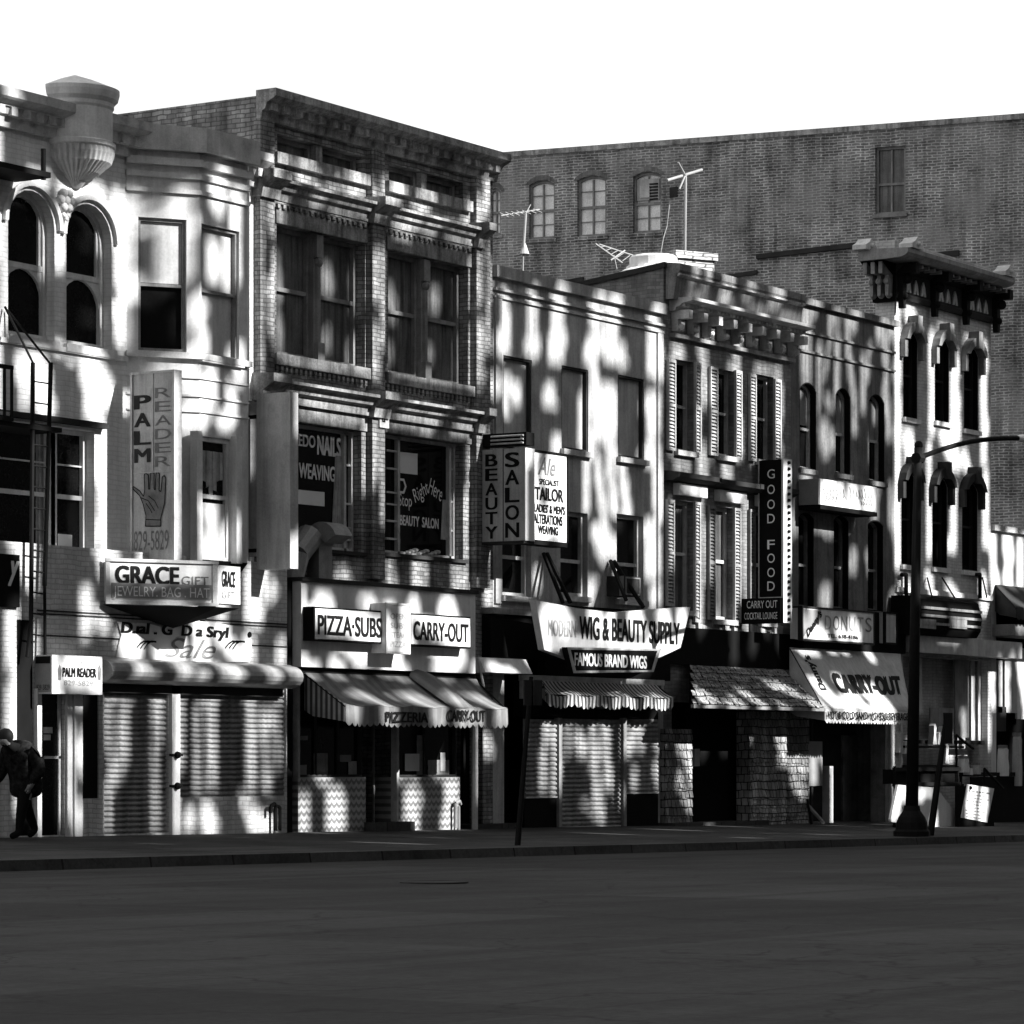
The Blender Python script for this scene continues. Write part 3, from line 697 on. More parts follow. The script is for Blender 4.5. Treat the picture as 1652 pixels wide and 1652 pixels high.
# tapering underside of the bay
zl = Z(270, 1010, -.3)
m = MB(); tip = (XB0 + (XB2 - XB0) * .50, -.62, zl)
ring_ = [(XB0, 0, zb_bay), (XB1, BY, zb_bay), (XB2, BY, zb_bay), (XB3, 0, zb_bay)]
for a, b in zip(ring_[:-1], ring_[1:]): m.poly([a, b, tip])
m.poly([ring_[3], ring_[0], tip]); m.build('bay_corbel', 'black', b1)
def bay_band(za, zb2, d, mat='white', name='band'):
    m = MB(FB1); m.box(-.02, bw1 + d * .3, -d, .01, za, zb2)
    m.fr = FBf; m.box(XB1 - d * .3, XB2 + d * .5, -d, .01, za, zb2)
    m.build(name, mat, b1)
for v, hgt, d in ((293, .09, .05), (318, .07, .05), (580, .10, .08), (614, .035, .03), (643, .035, .03), (668, .03, .03), (272, .12, .1)):
    zc = FBf.Z(350, v); bay_band(zc - hgt / 2, zc + hgt / 2, d)
bay_band(z_top1 - .35, z_top1 + .05, .2, 'trim', 'bay_cornice')
window(b1, hD, 0, .14, .05, rail=.5, fm='grey_trim', blind=.46, fr=FB1, sill=.07, sm='white')
window(b1, hE, 0, .14, .05, rail=.5, fm='grey_trim', pm='blind', fr=FBf, sill=.07, sm='white')
wn = window(b1, hF, 0, .12, .07, rail=.52, fm='white', fr=FBf)
x0, x1, z0, z1 = hF[:4]
MB(FBf).box(x0 + .08, x1 - .08, .06, .075, z0 + .05, z0 + (z1 - z0) * .47).build('blind', 'blind', wn)
m = MB(FBf)
for k in range(8):
    a = x0 + .08 + k * (x1 - x0 - .2) / 8; b = a + (x1 - x0 - .2) / 8 + .01
    zz = z1 - .3 - (z1 - z0) * (.30 - .16 * abs(math.sin(k * .55 + .9)))
    m.prism([(a, zz - .1), (b, zz - .06 - .03 * (k % 3)), (b, z1 - .22), (a, z1 - .22)], .085 - .012 * (k % 2), .1 - .012 * (k % 2))
m.build('curtain', 'cloth', wn)
# box frame standing out around that window
for a, b in ((x0 - .16, x0 - .01), (x1 + .01, x1 + .16)): MB(FBf).box(a, b, -.12, .02, z0 - .02, z1 + .06).build('window_casing', 'white', b1)

# shop front of the white house
YF = -.62
xf1 = X(463, YF)
zf_t = Z(300, 897, YF)
h_door = rpx(F0, 63, 104, 1112, 1345, YF); h_pan = rpx(F0, 131, 160, 1112, 1345, YF)
h_s1 = rpx(F0, 168, 272, 1085, 1344, YF); h_s2 = rpx(F0, 287, 462, 1085, 1285, YF)
h_col = rpx(F0, 27, 54, 1000, 1348, YF)
h_door, h_pan, h_s1, h_col = [(a, b, base(a) - .02, d, 0) for a, b, c, d, e in (h_door, h_pan, h_s1, h_col)]
mb = MB(); wall(mb, -9, xf1, ZB, zf_t, YF, [h_door, h_pan, h_s1, h_s2, h_col], .3)
mb.poly([(xf1, YF, ZB), (xf1, 0, ZB), (xf1, 0, zf_t), (xf1, YF, zf_t)])
mb.poly([(-9, YF, zf_t), (xf1, YF, zf_t), (xf1, 0, zf_t), (-9, 0, zf_t)])
shop1 = mb.build('shop_front', 'white_wall2', b1)
for v in (998, 1036, 1003):
    z = Z(300, v, YF); MB().box(X(60, YF), xf1, YF - .012, YF + .01, z - .012, z + .012).build('tile_joint', 'dark_trim', shop1)
MB().box(h_col[0] + .004, h_col[1] - .004, YF + .02, YF + .08, ZB, h_col[3] - .004).build('recess_panel', 'black', shop1)
shutter(b1, h_s1[0], h_s1[1], h_s1[2], h_s1[3], YF + .06, label='narrow grey roller shutter at the left')
shutter(b1, h_s2[0], h_s2[1], h_s2[2], h_s2[3], YF + .06, label='wide grey roller shutter over a low brick wall')
xa, xb = X(273, YF), X(286, YF); MB().box(xa, xb, YF - .06, YF + .1, ZB, h_s1[3]).build('post', 'white', b1)
for v in (1218, 1268): 
    m = MB(); zc = Z(280, v, YF); m.ball(((xa + xb) / 2, YF - .09, zc), .06, 7); m.box(xa - .05, xb + .05, YF - .08, YF - .04, zc - .02, zc + .02); m.build('lock', 'iron', b1)
dl = MB().box(h_door[0] + .03, h_door[1] - .03, YF + .08, YF + .13, h_door[2], h_door[3] - .05).build('door', 'glass', b1)
m = MB(); zc = Z(85, 1222, YF); m.box(h_door[0] + .03, h_door[1] - .03, YF + .05, YF + .08, zc - .02, zc + .02); m.box(h_door[0] + .03, h_door[0] + .08, YF + .05, YF + .08, h_door[2], h_door[3] - .05); m.box(h_door[1] - .08, h_door[1] - .03, YF + .05, YF + .08, h_door[2], h_door[3] - .05)
m.build('door_rail', 'trim', dl)
for v0, v1, u1 in ((1173, 1183, 84), (1185, 1194, 81)):
    q = RC(70, u1, v0, v1, YF + .07); MB().box(q[0], q[1], YF + .06, YF + .07, q[2], q[3]).build('sticker', 'sign_grey', dl)
for u0, u1 in ((55, 62), (105, 113), (115, 128)):
    MB().box(X(u0, YF), X(u1, YF), YF - .05 - .02 * (u0 % 3), YF + .1, ZB, Z(100, 1112, YF)).build('door_post', 'white', b1)
MB().box(h_pan[0] + .004, h_pan[1] - .004, YF + .03, YF + .08, ZB, h_pan[3]).build('dark_panel', 'black', b1)
q = RC(128, 160, 1288, 1345, YF); MB().box(q[0], q[1], YF - .02, YF + .11, ZB, q[3]).build('stall_riser', 'white_wall2', b1)
m = MB()   # rounded shutter housing
YH1 = YF - .42
xa, xb = X(164, YF - .2), X(490, YH1); zt, zb_ = Z(330, 1068, YH1), Z(330, 1106, YH1)
c = (zt + zb_) / 2; r = (zt - zb_) / 2
m.sweep([(YF, zt + .02), (YF - .12, zt + .02)] + [(YF - .16 - .26 * math.sin(t) , c + r * math.cos(t)) for t in np.linspace(0.1, math.pi - .05, 9)] + [(YF, zb_)], xa, xb)
hs = m.build('shutter_housing', 'galv', b1)
MB().box(xa + .05, xb - .1, YF - .06, YF + .02, zb_ - .14, zb_ - .002).build('housing_lip', 'dark_trim', b1)
m = MB()
x, z = X(437, YF), base(X(437, YF))
m.path([(x, YF - .1, z), (x, YF - .1, z + .42), (x - .08, YF - .13, z + .46), (x - .14, YF - .1, z + .42), (x - .14, YF - .1, z + .3)], .035)
m.path([(x + .12, YF - .1, z), (x + .12, YF - .1, z + .40), (x - .02, YF - .06, z + .44)], .03)
m.build('standpipe', 'iron', b1)
text(b1, F0, 'y', X(8, YF), X(25, YF), Z(16, 945, YF), Z(16, 906, YF), YF - .066, 'ink_white', .02, .3, name='fascia_lettering')
q = RC(-40, 27, 893, 978, YF); MB().box(q[0], q[1], YF - .06, YF + .01, q[2], q[3]).build('fascia_panel', 'black', b1)

# ------------------------------------------------------------------ fire escape
fe = thing('fire_escape', 'black iron fire escape ladder at the left end of the white house', 'fire escape', (X(65, -1.0), -1.0, Z(65, 1000, -1.0)))
for ub, ut, vb in ((72, 82, 945), (50, 53, 1000)):
    pa, pb = (X(ut, -.75), -.75, Z(ut, 585, -.75)), (X(ub, -.75), -.75, Z(ub, vb, -.75))
    MB().tube(pa, pb, .035).build('rail', 'iron', fe)
p = (X(72, -.75), -.75, Z(72, 945, -.75)); MB().tube(p, (X(73, -.8), -.8, Z(73, 1105, -.8)), .025).build('rail', 'iron', fe)
MB().tube((X(50, -.75), -.75, Z(50, 1000, -.75)), (X(44, -.75), -.75, Z(44, 1060, -.75)), .03).build('rail', 'iron', fe)
for k, v in enumerate(range(615, 1050, 34)):
    f = (v - 585) / 380
    MB().tube((X(53 - 3 * f, -.75), -.75, Z(53, v, -.75)), (X(82 - 10 * f, -.75), -.75, Z(80, v + 4, -.75)), .013).build('rung', 'iron', fe)
for (u0, v0, u1, v1) in ((8, 495, 53, 585), (12, 500, 82, 588)):
    MB().tube((X(u0, -.05), -.05, Z(u0, v0, -.05)), (X(u1, -.75), -.75, Z(u1, v1, -.75)), .018).build('stay', 'iron', fe)
m = MB(); xa, xb = X(-40, -.8), X(19, -.8); zt, zb_ = Z(10, 592, -.8), Z(10, 676, -.8)
for z in (zt, zb_): m.box(xa, xb, -.84, -.78, z - .03, z + .03)
for k in range(6): m.box(xa + (xb - xa) * k / 5 - .03, xa + (xb - xa) * k / 5 + .0, -.83, -.79, zb_, zt)
m.box(xa, X(76, -.5), -.8, -.05, zb_ - .1, zb_ - .03); m.build('landing', 'iron', fe)
m = MB(); m.box(X(-40, -.6), X(70, -.6), -.75, -.03, Z(40, 282, -.6), Z(40, 273, -.6)); m.tube((X(70, -.7), -.7, Z(70, 290, -.7)), (X(70, -.7), -.7, Z(70, 240, -.7)), .04); m.build('upper_landing', 'iron', fe)

# ------------------------------------------------------------------ signs of the white house
def sign(name, label, loc, cat='sign', group=None): return thing(name, label, cat, tuple(loc), group)
# tall projecting sign: it faces down the street, its lit narrow edge faces the road
xs_ = X(216, -.32)
FS = Fr(xs_, 0, R(-90))
la, lb = FS.X(213), FS.X(281)
sg = sign('projecting_sign', 'tall weathered projecting sign with a painted hand on the bay', (xs_, -.8, FS.Z(250, 905)))
z0, z1 = FS.Z(245, 905), FS.Z(245, 603)
tk = X(291, -lb) - X(281, -lb)
MB(FS).box(la, lb, 0, tk, z0, z1).build('sign_board', 'sign_grey', sg)
fr_ = MB(FS)
fr_.box(la - .02, la + .02, -.025, tk + .01, z0, z1); fr_.box(lb - .02, lb + .02, -.025, tk + .01, z0, z1); fr_.box(la - .02, lb + .02, -.025, tk + .01, z1, z1 + .04); fr_.box(la, lb, -.012, 0.001, FS.Z(245, 763), FS.Z(245, 761))
fr_.box((la + lb) / 2 - .012, (la + lb) / 2 + .012, -.012, .001, FS.Z(245, 762), z1)
fr_.build('sign_frame', 'trim', sg)
def vtext(par, fr, s, u0, u1, v0, v1, y, mat, bold=.02, gap=.25, name='lettering', dv=0.0):
    n = len(s); stp = (v1 - v0) / n
    for k, ch in enumerate(s):
        if ch == ' ': continue
        a = v0 + k * stp
        x0, x1 = fr.X(u0 + (.35 * (u1 - u0) if ch == 'I' else 0), y), fr.X(u1, y)
        text(par, fr, ch, x0, x1, fr.Z((u0 + u1) / 2, a + stp * (1 - gap), y), fr.Z((u0 + u1) / 2, a, y), y, mat, bold, name=name)
vtext(sg, FS, 'PALM', 218, 242, 638, 753, -.003, 'dark_trim', .02)
vtext(sg, FS, 'READER', 250, 276, 625, 758, -.003, 'ink_grey', .0)
hand = [(235,849),(236,832),(231,812),(226,800),(214,788),(216,785),(226,792),(232,801),(234,790),(233,766),(236,763),(240,767),(240,789),(242,789),(243,764),(246,761),(249,764),(249,789),(251,790),(252,764),(255,761),(258,765),(257,791),(260,793),(262,770),(265,767),(268,771),(267,795),(266,812),(262,828),(260,835),(260,849)]
m = MB(FS); m.prism([(FS.X(u), FS.Z(245, v)) for u, v in hand], -.006, 0.001); hd = m.build('hand_emblem', 'ink_grey', sg)
m = MB(FS)
def stroke(m, fr, pts, y, wd):
    P = [(fr.X(u), fr.Z((u), v)) for u, v in pts]
    for (ax, az), (bx, bz) in zip(P[:-1], P[1:]):
        L = math.hypot(bx - ax, bz - az) + 1e-9; nx, nz_ = -(bz - az) / L * wd, (bx - ax) / L * wd
        m.poly([(ax + nx, y, az + nz_), (ax - nx, y, az - nz_), (bx - nx, y, bz - nz_), (bx + nx, y, bz + nz_)])
stroke(m, FS, hand + [hand[0]], -.009, .008)
for pts in ([(228,803),(240,808),(250,824)], [(240,800),(250,808),(256,820)], [(236,812),(243,822),(246,828)], [(235,838),(260,839)]): stroke(m, FS, pts, -.009, .007)
m.build('hand_outline', 'ink', hd)
tpx(sg, FS, '829-5829', 216, 272, 856, 888, -.003, 'ink_grey', bold=-.005, name='phone_number')
FG1 = Fr(X(172, -.72), -.72, R(-30))
gl = FG1.X(352)
pA = FG1.w((gl, 0, 0)); FG2 = Fr(pA[0], pA[1], R(2)); gl2 = FG2.X(388)
z0, z1 = FG1.Z(262, 971), FG1.Z(262, 908)
sg = sign('box_sign', 'white wraparound box sign with black capitals under the bay', (FG1.o[0] + 1, -1.0, z0))
m = MB(FG1); m.box(0, gl, 0, .25, z0, z1); m.build('sign_box', 'sign_white', sg)
m = MB(FG2); m.box(0.002, gl2, .002, .3, z0, z1 - .01); m.build('side_panel', 'sign_white', sg)
m = MB(FG1); m.box(.08, gl - .12, -.012, .002, FG1.Z(262, 966), FG1.Z(262, 942)); m.build('lower_band', 'sign_mid', sg)
m = MB(FG1)
m.box(-.02, gl, -.03, .02, z1, z1 + .05); m.box(-.02, gl, -.03, .02, z0 - .05, z0); m.box(-.02, .05, -.02, .02, z0, z1); m.box(gl - .1, gl - .02, -.02, .02, z0, z1)
m.build('sign_frame', 'trim', sg)
tpx(sg, FG1, 'GRACE', 187, 288, 914, 942, -.004, 'ink', bold=.025)
tpx(sg, FG1, 'GIFT', 293, 336, 930, 944, -.004, 'ink_grey', bold=.0)
tpx(sg, FG1, 'JEWELRY. BAG . HAT', 183, 338, 947, 968, -.016, 'ink_white', bold=.0)
tpx(sg, FG2, 'GRACE', 358, 379, 922, 947, -.004, 'ink', bold=.02)
tpx(sg, FG2, 'GIFT', 358, 379, 954, 966, -.004, 'ink_grey')
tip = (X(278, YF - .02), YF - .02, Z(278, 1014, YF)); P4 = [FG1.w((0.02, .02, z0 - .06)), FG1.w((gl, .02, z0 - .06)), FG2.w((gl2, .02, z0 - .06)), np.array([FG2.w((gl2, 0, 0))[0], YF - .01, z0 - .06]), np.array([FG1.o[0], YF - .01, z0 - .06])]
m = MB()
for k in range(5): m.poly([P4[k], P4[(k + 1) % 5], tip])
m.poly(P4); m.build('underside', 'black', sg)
# paper banner
YB = YF - .03
x0, x1, z0, z1 = RC(190, 405, 1005, 1066, YB)
bn = sign('sale_banner', 'torn white paper banner with brush lettering above the roller shutters', ((x0 + x1) / 2, YB, z0), 'banner')
pts = [(190,1003),(240,1006),(262,1012),(275,1008),(300,1002),(340,1003),(404,1014),(406,1040),(403,1068),(330,1068),(250,1066),(188,1060),(191,1042),(196,1024)]
MB().prism([(X(u, YB), Z(u, v, YB)) for u, v in pts], YB, YB + .012).build('sheet', 'paper', bn)
tpx(bn, F0, 'D.ıaI . G  D a Sryl', 196, 368, 1008, 1030, YB - .003, 'ink', bold=.03, shear=.1)
tpx(bn, F0, 'Sale', 266, 348, 1030, 1062, YB - .005, 'ink_grey', bold=.0, shear=.45, name='script_lettering')
m = MB()
for u in (228, 371):
    for k in range(3):
        P = [(u - 8 + k * 6, 1047 + k), (u - 2 + k * 6, 1040), (u + 4 + k * 6, 1036), (u + 12 + k * 6, 1037)]
        for (a, b), (c_, d) in zip(P[:-1], P[1:]): m.prism([(X(a, YB), Z(a, b, YB)), (X(c_, YB), Z(c_, d, YB)), (X(c_, YB), Z(c_, d - 3, YB)), (X(a, YB), Z(a, b - 3, YB))], YB - .004, YB)
m.build('wave_marks', 'ink', bn)
m = MB(); m.tube((X(402, YB), YB - .02, Z(402, 1024, YB)), (X(402, YB), YB, Z(402, 1024, YB)), .05); m.build('bolt', 'ink', bn)
# small box sign over the door
YP = -.96
x0, x1, z0, z1 = RC(84, 165, 1058, 1120, YP)
sg = sign('door_sign', 'small white box sign over the narrow door beside the shutters', (x0, -1, z0))
xw = X(58, YF); 
m = MB(); m.box(x0, x1, YP, YF - .02, z0, z1); m.build('sign_box', 'sign_white', sg)
FL = Fr(x0, 0, R(-90)); q0, q1 = FL.X(58), FL.X(84)
m = MB(FL); m.box(q0 - .02, q1 - .01, -.008, -.002, z0 + .02, z1 - .02); m.build('side_face', 'sign_mid', sg)
m = MB(FL); m.box(q0, q1 - .03, -.014, -.008, z1 - .13, z1 - .02); m.build('side_band', 'ink', sg)
text(sg, FL, '829-5829', q0 + .02, q1 - .04, z0 + .06, z0 + .14, -.009, 'ink', name='side_lettering')
tpx(sg, F0, 'PALM READER', 101, 155, 1078, 1092, YP - .003, 'ink', bold=.03)
tpx(sg, F0, 'SALLY', 125, 146, 1066, 1074, YP - .003, 'ink_pale', shear=.2, name='faint_lettering')
tpx(sg, F0, '829-5829', 103, 150, 1098, 1106, YP - .003, 'ink_pale', name='faint_lettering')
m = MB()
for u in (96, 160): m.prism([(X(u - 2, YP), Z(u, 1097, YP)), (X(u + 2, YP), Z(u, 1097, YP)), (X(u + 3, YP), Z(u, 1080, YP)), (X(u, YP), Z(u, 1072, YP)), (X(u - 3, YP), Z(u, 1080, YP))], YP - .005, YP - .001)
m.build('hand_marks', 'ink_grey', sg)
# blank projecting board at the corner of the two left houses
xs_ = X(413, -.62) + .02
FS = Fr(xs_, 0, R(-90)); la, lb = FS.X(414), FS.X(468)
z0, z1 = FS.Z(440, 918), FS.Z(440, 634)
sg = sign('blank_projecting_board', 'blank grey projecting sign board between the white house and the brick house', (xs_, -1, z0))
MB(FS).box(la, lb, 0, X(481, -lb) - X(468, -lb), z0, z1).build('sign_board', 'sign_grey', sg)
m = MB(FS); m.box(.0, la, .05, .11, z0 + .3, z0 + .36); m.box(.0, la, .05, .11, z1 - .4, z1 - .34); m.build('bracket', 'iron', sg)
x = X(396, -.1)
m = MB(); m.box(X(390, -.3), X(412, -.3), -.36, -.03, Z(400, 900), Z(400, 652)); m.build('junction_panel', 'grey_trim', b1)

# ------------------------------------------------------------------ sooty brick house
X2 = X(795)
b2 = house('brick_house', 'sooty brick house with wide twin windows and heavy cornice bands', X1)
zt2 = Z(795, 261)
def R0(*a): return rpx(F0, *a)
w4a, w4b = R0(447, 588, 190, 264), R0(627, 747, 232, 308)
w3a, w3b = R0(446, 589, 377, 582), R0(626, 755, 417, 612)
w2a, w2b = R0(470, 583, 688, 886), R0(621, 747, 707, 897)
z4t = zt2 - .55
w4a = (*w4a[:3], z4t, 0); w4b = (*w4b[:3], z4t, 0)
zfa = Z(626, 952)
m = MB(); wall(m, X1, X2, ZB, zt2, 0, [w4a, w4b, w3a, w3b, w2a, w2b, (X(500), X2 - .35, base(X1) - .3, zfa - 1.2, 0)], .30); shell(m, X1, X2, ZB, zt2, 13)
m.build('wall', 'brick2', b2)
MB().poly([(X1, .3, zt2 - .25), (X2, .3, zt2 - .25), (X2, 13, zt2 - .6), (X1, 13, zt2 - .6)]).build('roof', 'tar', b2)
cornice(b2, X1, X2, zt2 + .1, 0, .5, .42, 'stone2', dent=.35)
# brick piers with stone caps
for u0, u1 in ((420, 443), (601, 621), (769, 791)):
    xa, xb = X(u0, -.13), X(u1, -.13)
    MB().box(xa, xb, -.13, .01, Z(600, 935), zt2 - .4).build('pier', 'brick2', b2)
    for v in (338, 650):
        zc = Z(600, v); MB().sweep([(.0, zc - .28), (-.2, zc - .28), (-.24, zc - .1), (-.46, zc + .03), (-.46, zc + .17), (0, zc + .2)], xa - .06, xb + .06 if u0 < 700 else X(802, -.46)).build('pier_cap', 'stone2', b2)
def band(v, h, d, u0, u1, name, um=600):
    zc = Z(um, v); xa, xb = X(u0), X(u1, -d)
    o = MB().sweep([(0, zc - h), (-d * .3, zc - h), (-d * .35, zc - h * .6), (-d * .6, zc - h * .5), (-d * .7, zc - h * .25), (-d, zc - h * .15), (-d, zc), (0, zc + .04)], xa, xb).build(name, 'stone2', b2)
    return o
band(331, .34, .3, 425, 795, 'string_cornice')
band(641, .36, .36, 425, 795, 'string_cornice')
m = MB()   # corbel teeth of the panel course
zc = Z(600, 600)
comb(m, X(440), X(770), 46, .5, zc - .28, zc - .17, zc - .12, -.05, .01)
m.build('corbel_course', 'brick2', b2)
m = MB()
zc = Z(600, 331)
comb(m, X(432), X(765), 40, .5, zc - .46, zc - .39, zc - .345, -.07, .01)
m.build('corbel_course', 'brick2', b2)
for (h, u0, u1) in ((w3a, 444, 598), (w3b, 623, 767), (w2a, 470, 598), (w2b, 620, 767)):
    xa, xb = X(u0), X(u1)
    MB().box(xa, xb - .05, -.03, .012, h[3] + .01, h[3] + .42).build('lintel', 'stone2', b2)
for h in (w4a, w4b, w3a, w3b):
    MB().box(h[0] - .12, h[1] + .2, -.1, .2, h[2] - .2, h[2] - .004).build('sill', 'stone2', b2)
for h in (w3a, w3b):
    x0, x1, z0, z1 = h[:4]; xm = x0 + (x1 - x0) * .50
    for a, b in ((x0, xm - .09), (xm + .09, x1)):
        window(b2, (a + .02, b - .02, z0, z1, 0), 0, .28, .075, rail=.52, fm='grey_trim', pm='glass_dusty')
    m = MB(); m.box(xm - .11, xm + .11, .1, .29, z0, z1); m.tube((xm, .1, z0 + .3), (xm, .1, z1 - .4), .06); m.box(xm - .1, xm + .1, .03, .12, z1 - .42, z1 - .02); m.box(xm - .1, xm + .1, .0, .12, z0 - .25, z0 + .32); m.ball((xm, .08, z1 - .5), .09)
    m.build('mullion', 'grey_trim', b2)
for h in (w4a, w4b):
    x0, x1, z0, z1 = h[:4]; xm = (x0 + x1) / 2
    for a, b in ((x0, xm - .08), (xm + .08, x1)): window(b2, (a + .02, b - .02, z0, z1, 0), 0, .26, .08, rail=0, fm='grey_trim', pm='glass_dusty')
    MB().box(xm - .09, xm + .09, .05, .27, z0, z1).build('mullion', 'stone2', b2)
# first-floor show windows with painted panes
wa = window(b2, w2a, 0, .26, .06, rail=0, fm='trim')
wb = window(b2, w2b, 0, .26, .06, rail=0, fm='trim')
def pane_bars(par, h, us, rows, ua, ub, y=.24):
    m = MB(); x0, x1, z0, z1 = h[:4]
    for u in us: a = X(u, .22); m.box(a - .035, a + .035, .17, .248, z0, z1)
    for q in rows: zq = z0 + (z1 - z0) * q; m.box(X(ua, .22), X(ub, .22), .19, .246, zq - .018, zq + .018)
    return m.build('mullion', 'trim', par)
pane_bars(wa, w2a, (553, 573), (.40, .72, .1, .2), 553, 578)
pane_bars(wb, w2b, (640,), (.13, .28, .42, .52, .72, .87), 622, 640)
pane_bars(wb, w2b, (723, 741), (.25, .5, .62, .78), 723, 741)
def notice(par, u0, u1, v0, v1, y, mat='paper', name='notice', tilt=0):
    m = MB(); m.prism([(X(u0, y), Z(u0, v1, y)), (X(u1, y), Z(u1, v1 + tilt, y)), (X(u1, y), Z(u1, v0 + tilt, y)), (X(u0, y), Z(u0, v0, y))], y - .008, y)
    return m.build(name, mat, par)
notice(wa, 470, 523, 789, 812, .235, tilt=5); notice(wb, 645, 673, 729, 763, .235, tilt=3); notice(wb, 722, 733, 808, 893, .235, 'sign_grey'); notice(wb, 638, 645, 870, 886, .235, 'sign_grey')
tpx(wa, F0, 'TUXEDO', 454, 508, 700, 719, .238, 'ink_white', bold=.02); tpx(wa, F0, 'NAILS', 512, 549, 705, 735, .238, 'ink_white', bold=.03)
tpx(wa, F0, 'HAIR WEAVING', 450, 540, 748, 772, .238, 'ink_white', bold=.02)
tpx(wb, F0, 'Stop', 643, 664, 797, 823, .238, 'ink_white', bold=.0); tpx(wb, F0, 'Right', 667, 692, 781, 811, .238, 'ink_white', bold=.0, rot=.45); tpx(wb, F0, 'Here', 692, 714, 778, 803, .238, 'ink_white', bold=.0, rot=-.35)
tpx(wb, F0, 'BEAUTY  SALON', 645, 707, 834, 850, .238, 'ink_white', bold=.02)
m = MB(); cx0, cz0 = X(648, .23), Z(648, 784, .23)
o6 = [(cx0 + .16 * math.cos(k * math.pi / 3), cz0 + .16 * math.sin(k * math.pi / 3)) for k in range(6)]; i6 = [(cx0 + .11 * math.cos(k * math.pi / 3), cz0 + .11 * math.sin(k * math.pi / 3)) for k in range(6)]
m.ring(o6, i6, .228, .236); m.build('stop_sign_mark', 'ink_white', wb)
def drape(par, u0, u1, u2, u3, v0, v1, y, mat='cloth', n=6):
    m = MB()
    for k in range(n):
        a, b = k / n, (k + 1) / n; d = .03 * (k % 2)
        m.poly([(X(u2 + (u3 - u2) * a, y), y - d, Z(u2, v1, y)), (X(u2 + (u3 - u2) * b, y), y - .03 + d, Z(u2, v1, y)), (X(u0 + (u1 - u0) * b, y), y - .03 + d, Z(u0, v0, y)), (X(u0 + (u1 - u0) * a, y), y - d, Z(u0, v0, y))])
    o = m.build('curtain', mat, par); md = o.modifiers.new('thick', 'SOLIDIFY'); md.thickness = .008; return o
drape(wa, 541, 552, 534, 562, 735, 885, .235); drape(wb, 714, 720, 711, 722, 806, 870, .235)
m = MB()
for k in range(9): m.ball((X(655 + k * 6, .2), .17, w2b[2] + .05 + .03 * (k % 3)), .07, 6, .6)
m.build('clutter', 'sign_grey', wb)
MB().box(w2b[0] - .1, w2b[1] + .1, -.06, .2, w2b[2] - .07, w2b[2] - .003).build('sill', 'dark_trim', wb)
MB().box(w2a[0] - .1, w2a[1] + .1, -.06, .2, w2a[2] - .07, w2a[2] - .003).build('sill', 'dark_trim', wa)
q = RC(612, 624, 664, 690, -.15); m = MB(); m.box(q[0], q[1] + .06, -.16, -.1, q[2], q[3]); m.build('number_plate', 'sign_white', b2)
q = RC(617, 622, 672, 681, -.17); MB().ring(outline(*q[:4]), outline(*q[:4], 0, .03), -.165, -.161).build('number_mark', 'ink', b2)

# fascia board of the shop front
Y2 = -.68
xa, xb = X(486, Y2), X(767, Y2)
zt, zb_ = Z(626, 948, Y2), Z(626, 1081, Y2)
m = MB(); m.box(xa, xb, Y2, -.0, zb_, zt); m.build('fascia', 'sign_white', b2)
MB().box(xa - .03, xb + .04, Y2 - .05, -.0, zt + .002, zt + .07).build('fascia_cap', 'dark_trim', b2)
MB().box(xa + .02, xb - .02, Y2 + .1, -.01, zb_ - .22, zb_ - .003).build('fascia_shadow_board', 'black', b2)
m = MB(); m.box(xa - .22, xa - .01, -.5, -.01, Z(480, 1345), zt + .02); m.build('side_pier', 'black', b2)
# shop front
Y2s = -.42
sxa, sxb = X(480, Y2s), X(764, Y2s)
zs_top = zb_ - .2
sh = MB()
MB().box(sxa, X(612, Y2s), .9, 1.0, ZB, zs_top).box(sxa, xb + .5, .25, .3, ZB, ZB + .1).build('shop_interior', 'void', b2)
for nm, u0, u1 in (('left', 481, 590), ('right', 641, 742)):
    xa_, xb_ = X(u0, Y2s), X(u1, Y2s); zr = Z((u0 + u1) / 2, 1254, Y2s)
    MB().box(xa_, xb_, Y2s, .1, ZB, zr).build('tiled_stall_riser', 'tile', b2)
    h = (xa_, xb_, zr + .004, zs_top, 0)
    wn = window(b2, h, Y2s, .16, .04, rail=0, cols=3 if nm == 'left' else 2, fm='dark_trim')
    MB().box(xa_ - .02, xa_ + .03, Y2s - .02, Y2s + .1, zr, zs_top).build('edge_trim', 'trim', wn)
    if nm == 'left':
        notice(wn, 562, 575, 1228, 1253, Y2s + .135, 'sign_grey'); notice(wn, 482, 494, 1234, 1253, Y2s + .13, 'sign_mid'); notice(wn, 484, 496, 1187, 1194, Y2s + .13, 'sign_mid')
        notice(wn, 548, 566, 1218, 1229, Y2s + .13, 'sign_mid'); notice(wn, 506, 528, 1215, 1253, Y2s + .14, 'grey_trim')
    else:
        notice(wn, 653, 676, 1216, 1244, Y2s + .13); notice(wn, 710, 718, 1214, 1244, Y2s + .13, 'sign_grey'); notice(wn, 690, 724, 1226, 1250, Y2s + .14, 'grey_trim'); notice(wn, 672, 684, 1186, 1250, Y2s + .14, 'grey_trim')
xa_, xb_ = X(590, Y2s), X(641, Y2s)
MB().box(xa_, xb_, .6, .66, base(xa_), zs_top).build('door', 'black', b2)
MB().box(X(625, Y2s), X(627, Y2s), Y2s + .3, Y2s + .34, base(xa_), zs_top - .5).build('door_jamb', 'grey_trim', b2)
MB().box(X(638, Y2s), X(641, Y2s) - .004, Y2s - .03, Y2s + .1, base(xa_), zs_top).build('door_jamb', 'trim', b2)
MB().box(xa_ - .05, xb_ + .2, Y2s - .25, .5, ZB, base(xb_) + .13).build('door_step', 'asphalt_walk', b2)
x = X(766, Y2s - .1); MB().tube((x, Y2s - .1, base(x) - .1), (x, Y2s - .1, zs_top), .06).build('white_post', 'trim', b2)
x, z = X(735, Y2s - .08), base(X(735)); m = MB()
